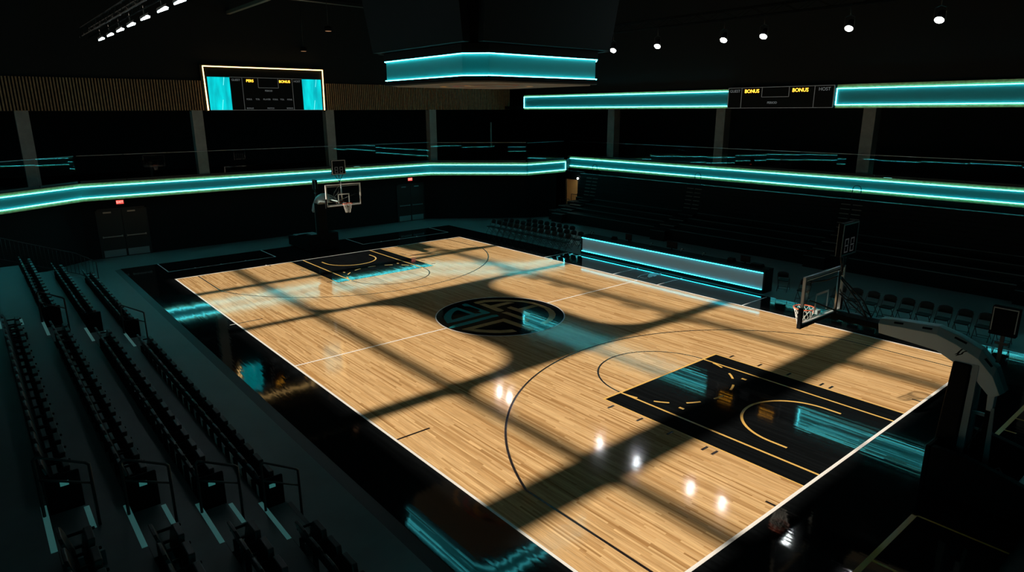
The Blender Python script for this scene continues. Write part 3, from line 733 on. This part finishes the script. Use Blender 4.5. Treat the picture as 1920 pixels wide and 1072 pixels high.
for k in range(5):
    for bi,(xs,n,bl) in enumerate(blocks):
        for j in range(n):
            x = xs+j*SP
            if k==4 and not (bi==1 and j>12): continue
            if k==3 and bi==0: continue
            o = seat0 if first else copy_tree(seat0)
            first = False
            o.location = (x, YR+.11-1.0*k, .4*k+(FL if k==0 else 0))
            lab = 'black folding stadium seat, %s, %s' % (rown[k], bl)
            if bi==1 and j==n-1: lab = 'black folding stadium seat at near aisle end, %s' % rown[k]
            if bi==2 and j==0: lab = 'black folding stadium seat just past the near aisle, %s' % rown[k]
            if bi==0 and j==n-1: lab = 'black folding stadium seat at far aisle end, %s' % rown[k]
            if bi==1 and j==0: lab = 'black folding stadium seat just past the far aisle, %s' % rown[k]
            tag(o, lab, 'seat', 'stadium seats, %s' % rown[k])
# end panels with small lights at the near aisle
for k in range(4):
    for xe,an in ((7.0,'near'),(-5.25,'far')):
        if k==3 and an=='far': continue
        y = YR+.11-1.0*k; z = .4*k+(FL if k==0 else 0)
        ep = thing('row_end_panel','black row end panel at the %s aisle, %s' % (an,rown[k]),'end panel',(xe,y+.1,z),'row end panels')
        MB().box(xe,xe+.06,y-.08,y+.36,z,z+.72).build('panel_board', BLKG, ep, bevel=.02)
        MB().box(xe+.06,xe+.072,y+.10,y+.21,z+.53,z+.60).build('end_light', AISLEL if an=='near' else BLKG, ep)
# aisle handrails
def aisle_rail(label, x, y0, y1, z0, z1):
    r_ = thing('aisle_handrail', label, 'handrail', (x,y0,z0), 'aisle handrails')
    MB().tube([(x,y0,z0),(x,y0,z0+1.0),(x,y0-.04,z0+1.04),(x,y1+.04,z1+.92),(x,y1,z1+.88),(x,y1,z1)],.023,8).build('bent_tube', BLK, r_)
    MB().tube([(x,y0,z0+.70),(x,y1,z1+.58)],.018,8).build('mid_rail', BLK, r_)
for k in range(4):
    lv = ('by the walkway','at second row','at third row','at fourth row')[k]
    y0 = YR+.57-1.0*k; z0 = .4*k+(FL if k==0 else 0); z1 = .4*(k+1)
    aisle_rail('black bent tube handrail in the near aisle, %s' % lv, 7.58, y0, y0-.62, z0, z1)
    if k in (0,2): aisle_rail('black bent tube handrail in the far aisle, %s' % lv, -4.95+.2, y0, y0-.62, z0, z1)
picket_rail('end_guard_railing','black picket guard railing at the far end of the seating stand',[(-14.4,-10.3,FL),(-14.4,-10.95,.4),(-14.4,-12.95,1.2),(-14.4,-14.95,2.0)],.98)

# ------------------------------------------------------------------ bleachers on the right
BY = 16.1
tiers = [(BY+.85*i, .62+.22*i) for i in range(4)]
def bleacher(label, x0, x1):
    r_ = thing('bleacher_bank', label, 'bleachers', ((x0+x1)/2,BY,FL), 'black bleacher banks')
    for i,(y,z) in enumerate(tiers):
        t = MB().box(x0,x1,y,19.4,FL if i==0 else tiers[i-1][1],z).build('bench_tier', VBLK, r_)
        MB().box(x0,x1,y-.012,y+.05,z-.03,z+.006).build('tread_edge', EDGE, t)
    f = MB()
    for k in range(7):
        z = tiers[-1][1]+.225*k; f.box(x0,x1,18.75+.05*k,19.4,z,z+.225)
    f.build('stacked_rows', VBLK, r_)
    zt_ = tiers[-1][1]+.225*7
    MB().box(x0,x1,19.02,19.08,zt_,zt_+.012).build('top_edge', EDGE, r_)
EDGE = mat('lit tread edge', (.06,.09,.09), .4)  # light along the bench edges put into their colour
EDGEL = mat('pale step edge', (.22,.21,.18), .45)
AX = (-13.2,-4.95,4.1,12.3)
AX = (-13.2,-4.95,4.1,12.3)
for a,b,l in ((-14.4,AX[0]-.55,'narrow black bleacher bank end next to the lit corridor'),(AX[0]+.55,AX[1]-.55,'black bleacher bank between the first two aisles from the corridor'),(AX[1]+.55,AX[2]-.55,'black bleacher bank behind the scorer table'),
              (AX[2]+.55,AX[3]-.55,'black bleacher bank behind the near hoop clock'),(AX[3]+.55,19.4,'black bleacher bank at the right edge of the photo')): bleacher(l,a,b)
anames = ('next to the lit corridor','behind the scorer table','behind the near hoop','at the right edge')
for i,x in enumerate(AX):
    st = thing('bleacher_aisle','dark bleacher aisle with pale edged steps %s' % anames[i],'bleacher aisle',(x,BY,FL),'bleacher aisles')
    b_ = MB()
    for j,(y,z) in enumerate(tiers): b_.box(x-.55,x+.55,y,19.4,FL if j==0 else tiers[j-1][1],z-.01)
    for k in range(7):
        z = tiers[-1][1]+.225*k; b_.box(x-.55,x+.55,18.76+.05*k,19.4,z,z+.225)
    b_.build('tier_block', VBLK, st)
    for k in range(6):
        z = tiers[-1][1]+.225*(k+1)
        e = MB()
        for a,b in ((-.5,-.06),(.06,.5)): e.box(x+a,x+b,18.70+.05*k,18.77+.05*k,z-.03,z+.004)
        e.build('step_edge', EDGEL, st)
    for j,(y,z) in enumerate(tiers):
        e = MB().box(x-.5,x+.5,y-.42,y-.02,FL if j==0 else tiers[j-1][1],z-.11)
        sblk = e.build('step_block', VBLK, st); MB().box(x-.5,x+.5,y-.43,y-.37,z-.13,z-.106).build('step_edge', EDGEL if j else EDGE, sblk)
    if i<3:
        r_ = thing('loop_handrail','small black loop handrail above the bleacher aisle %s' % anames[i],'handrail',(x,18.95,2.8),'loop handrails')
        zt_ = tiers[-1][1]+.225*7
        pts = [(x-.1,19.1,zt_)]+[(x-.1+.0,19.1,zt_+.5)]+[(x+.1-.2*math.cos(t*PI/6)*1,19.1,zt_+.5+.2*math.sin(t*PI/6)) for t in range(1,6)]+[(x+.3,19.1,zt_+.5),(x+.3,19.1,zt_)]
        MB().tube(pts,.018,6).build('loop_tube', BLK, r_)

# ------------------------------------------------------------------ scorer table
st = thing('scorer_table','long black scorer table with a teal edged grey light panel','table',(-.08,9.78,0))
X0, X1, Y0 = -5.15, 5.02, 9.78
MB().box(X0,X1,Y0-.02,Y0+.62,.90,.95).build('table_top', BLKG, st, bevel=.01)
MB().box(X0,X1,Y0+.02,Y0+.08,.0,.90).build('front_board', VBLK, st)
MB().box(X0-.0,X0+.07,Y0-.02,Y0+.6,0,.90).build('end_panel', VBLK, st); MB().box(X1-.07,X1,Y0-.02,Y0+.6,0,.90).build('end_panel', VBLK, st)
MB().box(X0+.08,X1-.08,Y0+.005,Y0+.02,.15,.84).build('light_panel', DESK_PANEL, st)
for z in (.835,.155): MB().box(X0+.08,X1-.08,Y0-.055,Y0-.035,z-.010,z+.010).build('led_strip', DESK_STRIP, st)
MB().box(X0,X1,Y0-.02,Y0+.02,.86,.90).build('upper_rail', VBLK, st); MB().box(X0,X1,Y0-.02,Y0+.02,0,.12).build('kick_rail', VBLK, st)
def monitor(x, y, w, h, label):
    r_ = thing('monitor', label, 'monitor', (x,y,.95), 'monitors on the scorer table')
    MB().box(x-w/2,x+w/2,y-.02,y+.03,1.03,1.03+h).build('screen_shell', BLKG, r_, bevel=.01)
    MB().box(x-.02,x+.02,y,y+.03,.95,1.06).build('neck', BLKG, r_); MB().box(x-.12,x+.12,y-.07,y+.09,.95,.965).build('foot', BLKG, r_)
    MB().box(x-w/2+.02,x+w/2-.02,y+.03,y+.034,1.05,1.01+h).build('screen', VBLK, r_)
monitor(-2.4,10.2,.36,.30,'narrow black monitor on the scorer table, left part'); monitor(.15,10.2,.55,.30,'wide black monitor on the middle of the scorer table'); monitor(3.85,10.2,.42,.26,'black monitor near the right end of the scorer table')
def phone(x, y, label, mm=CHROME):
    r_ = thing('desk_microphone', label, 'microphone', (x,y,.95), 'microphones on the scorer table')
    MB().lathe([(.07,0),(.07,.02),(.02,.03)],12,M=Matrix.Translation((x,y,.95))).build('base', BLKG, r_)
    MB().tube([(x,y,.97),(x+.01,y,1.07),(x+.06,y-.02,1.13),(x+.13,y-.03,1.12)],.010,6).build('gooseneck', mm, r_)
    MB().lathe([(.01,0),(.022,.015),(.022,.045),(.01,.06)],8,M=Matrix.Translation((x+.13,y-.03,1.12)) @ Matrix.Rotation(PI/2,4,'Y')).build('capsule', BLKG, r_)
phone(-4.95,10.15,'chrome desk microphone at the left end of the scorer table'); phone(-4.78,10.12,'second chrome desk microphone at the left end of the scorer table'); phone(-1.0,10.1,'chrome desk microphone left of the wide monitor'); phone(.72,10.1,'chrome desk microphone right of the wide monitor'); phone(1.85,10.1,'chrome desk microphone on the right half of the scorer table')
def lowbox(x,y,w,d,h,name,label,cat):
    r_ = thing(name,label,cat,(x,y,.95)); MB().box(x-w/2,x+w/2,y-d/2,y+d/2,.95,.95+h*.6).build('case', BLKG, r_, bevel=.012); MB().box(x-w/2+.02,x+w/2-.02,y-d/2+.02,y+d/2-.02,.95+h*.6,.95+h).build('lid', PAD, r_, bevel=.01)
lowbox(-3.25,10.15,.26,.2,.14,'control_console','low dark control console on the scorer table left of the narrow monitor','console')
lowbox(3.25,10.15,.3,.25,.16,'control_console','low dark control console on the scorer table left of the right monitor','console')
lowbox(4.4,10.2,.5,.28,.12,'equipment_bag','flat dark bag beside the right monitor on the scorer table','bag')

# ------------------------------------------------------------------ folding chairs
def make_chair():
    r_ = thing('folding_chair','x','chair',(0,0,0))          # faces -y
    w = .22
    for s in (-1,1):
        MB().tube([(s*w,-.24,0),(s*w,.03,.42),(s*(w-.005),.20,.74),(s*(w-.06),.225,.80)],.012,6).build('front_leg', CHF, r_)
        MB().tube([(s*(w-.03),.26,0),(s*(w-.03),-.14,.43)],.012,6).build('rear_leg', CHF, r_)
    MB().tube([(-w,-.16,.12),(w,-.16,.12)],.009,5).build('stretcher', CHF, r_)
    MB().tube([(-(w-.03),.17,.1),(w-.03,.17,.1)],.009,5).build('stretcher', CHF, r_)
    MB().prism([(-.2,-.2),(-.17,-.235),(.17,-.235),(.2,-.2),(.2,.13),(.16,.17),(-.16,.17),(-.2,.13)],.425,.46).build('seat', CHS, r_, bevel=.01)
    k = 8; v = []
    for off in (0,.018):
        for i in range(k+1):
            x = -.2+.4*i/k; c = .03*(1-(x/.2)**2)
            v += [(x,.165+c+off,.60),(x,.205+c+off,.80+.045*(1-(x/.2)**2))]
    f = []; n = 2*(k+1)
    for i in range(k):
        a = 2*i; f += [(a,a+2,a+3,a+1),(n+a+1,n+a+3,n+a+2,n+a),(a+1,a+3,n+a+3,n+a+1),(a+2,a,n+a,n+a+2)]
    f += [(0,1,n+1,n),(2*k+1,2*k,n+2*k,n+2*k+1)]
    MB().add(v,f,0,True).build('backrest', CHS, r_)
    return r_
CHF = mat('dark grey chair tube', (.05,.056,.056), .4, spec=.35); CHS = mat('charcoal chair shell', (.014,.022,.023), .55, spec=.06)
ch0 = make_chair(); kids_of(ch0); fst = True
def chair(x, y, rz, lab, grp):
    global fst
    o = ch0 if fst else copy_tree(ch0); fst = False
    o.location = (x,y,FL); o.rotation_euler = (0,0,rz); tag(o, lab, 'chair', grp)
rows = ('front','middle','back')
for r in range(3):
    for j in range(13):
        x = -12.75+.53*j; y = 9.86+.95*r
        if r==2 and (j<2 or j>9): continue
        lab = 'charcoal folding chair in the %s row of the far courtside block' % rows[r]
        if j==12: lab = 'charcoal folding chair nearest the scorer table, %s row of the far block' % rows[r]
        if j==0: lab = 'charcoal folding chair at the far left end, %s row of the far block' % rows[r]
        chair(x, y, random.uniform(-.06,.06), lab, 'far courtside chairs, %s row' % rows[r])
chair(6.5, 10.05, .12, 'single charcoal folding chair behind the near backboard glass, next to the scorer table end', 'near courtside chairs')
ords = ('first','second','third','fourth','fifth','sixth','seventh','eighth','ninth','tenth')
for j in range(10):
    chair(7.75+.575*j, 10.12+.02*(j%3), random.uniform(-.05,.05), 'charcoal folding chair, %s from the left in the near courtside row' % ords[j], 'near courtside chairs')
for j,(x,l) in enumerate(((-2.0,'left part'),(.6,'middle'),(3.9,'right part'),(5.2,'right end'))):
    chair(x, 10.95, PI+.1*j, 'charcoal folding chair tucked behind the scorer table, %s' % l, 'chairs behind the scorer table')

# ------------------------------------------------------------------ basketball hoops
hp = thing('basketball_hoop','near portable basketball hoop with white curved arm and glass backboard','basketball hoop',(15.0,0,0))
def yz_sides(mb): return mb
# base
for s,n_ in ((-1,'near'),(1,'far')):
    y0, y1 = sorted((s*.62, s*.80))
    MB().prism([(14.46,.02),(14.46,.92),(15.0,.92),(15.6,.80),(16.4,.60),(17.3,.52),(17.3,.02)], y0, y1, 'y').build('side_pad', PAD, hp, bevel=.025)
MB().box(14.36,14.46,-.80,.80,.02,.92).build('front_pad', PAD, hp, bevel=.03)
bal = MB().box(15.75,17.2,-.58,.58,.12,.56).build('ballast_box', GREYP, hp, bevel=.02)
MB().box(16.0,16.9,-.4,.4,.56,.60).build('lid', GREYP, bal, bevel=.01)
MB().box(14.46,17.25,-.6,-.5,.06,.2).box(14.46,17.25,.5,.6,.06,.2).box(15.3,15.45,-.6,.6,.06,.2).build('base_frame', BLK, hp)
for x in (14.7,17.0):
    for y in (-.5,.5): MB().lathe([(.06,-.03),(.06,.03)],12,M=Matrix.Translation((x,y,.06)) @ Matrix.Rotation(PI/2,4,'X')).build('wheel', BLKG, hp)
# post
MB().prism([(14.33,.60),(14.42,2.50),(14.72,2.50),(14.70,.60)],-.26,.26,'y').build('post_pad', PAD, hp, bevel=.03)
for y in (-.17,.17): MB().prism([(14.705,.2),(14.73,2.52),(14.83,2.52),(14.83,.2)],y-.05,y+.05,'y').build('post_beam', GREYP, hp)
MB().box(14.8,15.05,-.025,.025,1.50,1.56).build('cross_link', GREYP, hp)
MB().tube([(14.82,-.1,.75),(15.06,-.05,1.45)],.012,6).build('cable', BLK, hp)
ac = MB().prism([(15.02,.35),(15.02,1.68),(15.14,1.72),(15.18,.35)],-.07,.07,'y').build('actuator', BLKG, hp, bevel=.015)
MB().prism([(15.14,.35),(15.11,1.72),(15.16,1.74),(15.25,.35)],-.1,-.075,'y').build('actuator_plate', GREYP, ac)
MB().tube([(15.05,-.2,.3),(15.3,-.2,.52),(15.55,-.2,.5),(15.6,-.2,.2)],.02,6).build('pump_pipe', GREYP, hp); MB().tube([(15.1,.2,.25),(15.35,.2,.48),(15.55,.2,.2)],.02,6).build('pump_pipe', GREYP, hp)
# white arm
top = [(13.0,2.97),(13.45,3.02),(14.05,3.06),(14.42,2.96),(14.80,2.80),(15.08,2.52),(15.27,2.10)]
bot = [(13.04,2.69),(13.5,2.66),(14.11,2.61),(14.40,2.47),(14.78,2.26),(15.02,2.02),(15.10,1.96)]
arm = MB(); n = len(top)
def ring(i):
    t = Vector((top[i][0],0,top[i][1])); b = Vector((bot[i][0],0,bot[i][1])); sm_ = t+(b-t)*.3
    return [(t.x,-.11,t.z),(t.x,.11,t.z),(sm_.x,.21,sm_.z),(b.x,.21,b.z),(b.x,-.21,b.z),(sm_.x,-.21,sm_.z)]
v = [p for i in range(n) for p in ring(i)]; f = []
for i in range(n-1):
    for k in range(6): f.append((i*6+k,i*6+(k+1)%6,(i+1)*6+(k+1)%6,(i+1)*6+k)[::-1])
f += [tuple(range(6)), tuple((n-1)*6+k for k in range(6))[::-1]]
arm.add(v,f); ar = arm.build('white_arm', WHITEP, hp, bevel=.008)
for x0,z0,x1,z1 in ((13.3,2.95,13.46,2.965),(13.81,2.975,13.97,2.985),(14.36,2.925,14.56,2.86),(14.88,2.66,15.0,2.54)):
    d = Vector((x1-x0,0,z1-z0)); L = d.length; d.normalize(); nn = Vector((-d.z,0,d.x)); 
    c = Vector((x0,-.19,z0)); y1 = -.165
    o_ = Vector((0,-.55,0))*.05+nn*.012
    mm = MB(); q = [c+o_, c+d*L+o_, c+d*L+o_+nn*.03+Vector((0,.028,0)), c+o_+nn*.03+Vector((0,.028,0))]
    q2 = [p+Vector((0,.03,-.012)) for p in q]
    mm.add(q+q2,[(0,1,2,3),(7,6,5,4),(0,4,5,1),(1,5,6,2),(2,6,7,3),(3,7,4,0)]); mm.build('hand_slot', BLKG, ar)
mk = [[14.41,2.62],[14.45,2.66],[14.47,2.7],[14.51,2.76],[14.54,2.77],[14.53,2.75],[14.5,2.7],[14.48,2.65],[14.51,2.66],[14.53,2.7],[14.56,2.73],[14.6,2.75],[14.6,2.73],[14.56,2.71],[14.54,2.66],[14.51,2.64],[14.44,2.6],[14.43,2.6],[14.46,2.64]]
MB().prism(mk,-.214,-.2095,'y').build('brand_mark', BLKG, ar)
MB().prism([(15.0,2.2),(15.13,2.2),(15.13,1.66),(15.03,1.66)],-.09,.09,'y').build('lower_link', WHITEP, hp, bevel=.01)
# inner black arm and light rail
MB().box(12.02,13.04,-.15,.15,2.74,2.86).build('inner_arm', BLKG, hp, bevel=.015)
MB().box(12.02,13.04,.15,.19,2.84,2.88).build('arm_rail', WHITEP, hp)
# backboard
PAINTG = bpy.data.materials.new('white paint on glass'); PAINTG.use_nodes = True
_n = PAINTG.node_tree; _n.nodes.clear(); _o = _n.nodes.new('ShaderNodeOutputMaterial'); _m = _n.nodes.new('ShaderNodeMixShader')
_d = _n.nodes.new('ShaderNodeBsdfDiffuse'); _d.inputs['Color'].default_value = (.85,.87,.87,1); _t = _n.nodes.new('ShaderNodeBsdfTranslucent'); _t.inputs['Color'].default_value = (.85,.87,.87,1)
_m.inputs[0].default_value = .55; _n.links.new(_d.outputs[0], _m.inputs[1]); _n.links.new(_t.outputs[0], _m.inputs[2]); _n.links.new(_m.outputs[0], _o.inputs[0])
BX = 11.73; z0, z1 = 2.65, 3.72
bb = MB().box(BX-.006,BX+.006,-.89,.89,z0+.03,z1-.03).build('backboard_glass', BGLASS, hp)
fr = MB(); t = .05
fr.box(BX-.03,BX+.03,-.915,.915,z1-t,z1).box(BX-.03,BX+.03,-.915,.915,z0,z0+t).box(BX-.03,BX+.03,-.915,-.915+t,z0,z1).box(BX-.03,BX+.03,.915-t,.915,z0,z1)
fr.build('backboard_frame', WHITEF, hp)
sq = MB(); t = .05
for x in (BX-.0075,):
    sq.box(x-.002,x,-.30,.30,3.20,3.25).box(x-.002,x,-.30,-.25,2.80,3.25).box(x-.002,x,.25,.30,2.80,3.25)
    for a,b,c,d in ((-.86,.86,3.61,3.625),(-.86,.86,2.735,2.75)): sq.box(x-.002,x,a,b,c,d)
    for y in (-.86,.845): sq.box(x-.002,x,y,y+.015,2.735,3.625)
sq.build('target_square', PAINTG, bb)
pd = MB(); pd.box(BX-.045,BX+.045,-.95,.95,z0-.05,z0+.015); 
for s in (-1,1): y0,y1 = sorted((s*.89,s*.955)); pd.box(BX-.045,BX+.045,y0,y1,z0-.05,z0+.40)
pd.build('edge_pad', PAD, hp, bevel=.012)
# support frame behind the board
sf = MB()
sf.tube([(12.06,-.06,2.80),(12.06,-.06,3.78)],.035,8); sf.build('support_mast', CHROME, hp)
sf = MB()
for s in (-1,1):
    sf.tube([(12.06,0,3.7),(11.95,s*.35,3.62),(11.78,s*.75,3.60)],.016,6)
    sf.tube([(12.3,s*.08,2.88),(11.78,s*.7,3.2)],.018,6)
    sf.tube([(12.06,s*.03,3.65),(12.55,s*.1,3.2),(12.75,s*.1,2.88)],.018,6)
    sf.tube([(12.1,s*.05,3.3),(12.75,s*.12,2.9)],.014,6)
sf.build('support_struts', BLK, hp)
# rim and net
RX, RZ, RR = 11.36, 2.80, .228
rim = MB().tube([(RX+RR*math.cos(k*PI/20),RR*math.sin(k*PI/20),RZ) for k in range(40)],.011,8,True)
rim.tube([(RX+RR*.9,-.07,RZ-.01),(BX-.1,-.07,RZ-.06)],.01,6).tube([(RX+RR*.9,.07,RZ-.01),(BX-.1,.07,RZ-.06)],.01,6)
rim = rim.build('rim', ORANGE, hp)
MB().box(BX-.12,BX-.03,-.08,.08,RZ-.07,RZ+.015).build('rim_bracket', WHITEP, rim, bevel=.01)
net = MB(); NN = 12
def npnt(a, t):
    rr = RR*(1-.52*t**.8)+.03*max(0,t-.8); return (RX+rr*math.cos(a), rr*math.sin(a), RZ-.01-.42*t)
for k in range(NN):
    for dr in (1,-1):
        pts = [npnt(2*PI*(k+dr*.5*q)/NN, q/5) for q in range(6)]; net.tube(pts,.005,4)
net.build('net', NETM, hp)
# shot clock above the board
sx = 12.1
sc = MB().box(sx-.05,sx+.05,-.36,.36,4.14,4.84).build('shot_clock', BLKG, hp, bevel=.015)
f_ = MB()
for x in (sx-.058,sx+.05):
    f_.box(x,x+.008,-.35,.35,4.80,4.83).box(x,x+.008,-.35,-.32,4.15,4.83).box(x,x+.008,.32,.35,4.15,4.83).box(x,x+.008,-.35,.35,4.15,4.18)
f_.build('clock_edge', mat('grey clock edge', (.42,.44,.44), .4), sc)
def seg8(mb, x, yc, zc, w, h, t, s):
    for a,b,c,d in ((-w,w,h-t,h),(-w,w,-t/2,t/2),(-w,w,-h,-h+t),(-w,-w+t,t,h-t),(w-t,w,t,h-t),(-w,-w+t,-h+t,-t),(w-t,w,-h+t,-t)):
        mb.box(x-.002 if s<0 else x, x if s<0 else x+.002, yc+a, yc+b, zc+c, zc+d)
dg = MB()
for s in (-1,1):
    for yc in (-.13,.13): seg8(dg, sx+s*.052, yc, 4.36, .085, .15, .028, s)
dg.build('clock_digits', mat('faint glow clock segment', (.10,.11,.11), .5, emit=(.3,.32,.32), estr=.06), sc)  # segments are off but given a faint glow of their own
MB().tube([(12.07,0,3.7),(12.1,0,4.15)],.022,6).tube([(12.07,0,3.8),(12.1,-.22,4.15)],.016,6).tube([(12.07,0,3.8),(12.1,.22,4.15)],.016,6).build('clock_stand', BLK, hp)
# rear clock on the arm bend
rc = MB().box(14.83,15.25,-.06,.06,3.12,3.66).build('rear_clock', BLKG, hp, bevel=.015)
e_ = MB()
for y in (-.066,.06):
    e_.box(14.85,15.23,y,y+.006,3.62,3.64).box(14.85,14.865,y,y+.006,3.2,3.64).box(15.215,15.23,y,y+.006,3.2,3.64)
e_.build('clock_edge', mat('grey clock edge', (.42,.44,.44), .4), rc)
MB().box(15.02,15.08,-.03,.03,2.6,3.13).box(14.95,15.15,-.04,.04,2.95,3.0).build('clock_stem', BLK, hp)
kids_of(hp)
hp2 = copy_tree(hp)
hp2.location = (-15.0,0,0); hp2.rotation_euler = (0,0,PI)
tag(hp2,'far portable basketball hoop in front of the far teal band','basketball hoop')

# ------------------------------------------------------------------ light
sd = bpy.data.lights.new('sun','SUN'); sd.energy = 8.3; sd.color = (1.,.87,.69); sd.angle = math.radians(.9)
so = link(bpy.data.objects.new('sun', sd)); so.rotation_euler = Vector((TAX,TAN,-1)).to_track_quat('-Z','Y').to_euler(); so.location = (0,-30,20)
w = bpy.data.worlds.new('world'); S.world = w; w.use_nodes = True
bg = w.node_tree.nodes['Background']; bg.inputs['Color'].default_value = (.35,.6,.62,1); bg.inputs['Strength'].default_value = .05

S.view_settings.view_transform = 'Standard'; S.view_settings.look = 'None'; S.view_settings.exposure = 0; S.view_settings.gamma = 1
S.view_settings.use_curve_mapping = False
S.cycles.use_denoising = True
S.cycles.max_bounces = 8; S.cycles.diffuse_bounces = 4; S.cycles.glossy_bounces = 4; S.cycles.transparent_max_bounces = 12
S.cycles.sample_clamp_indirect = 4.
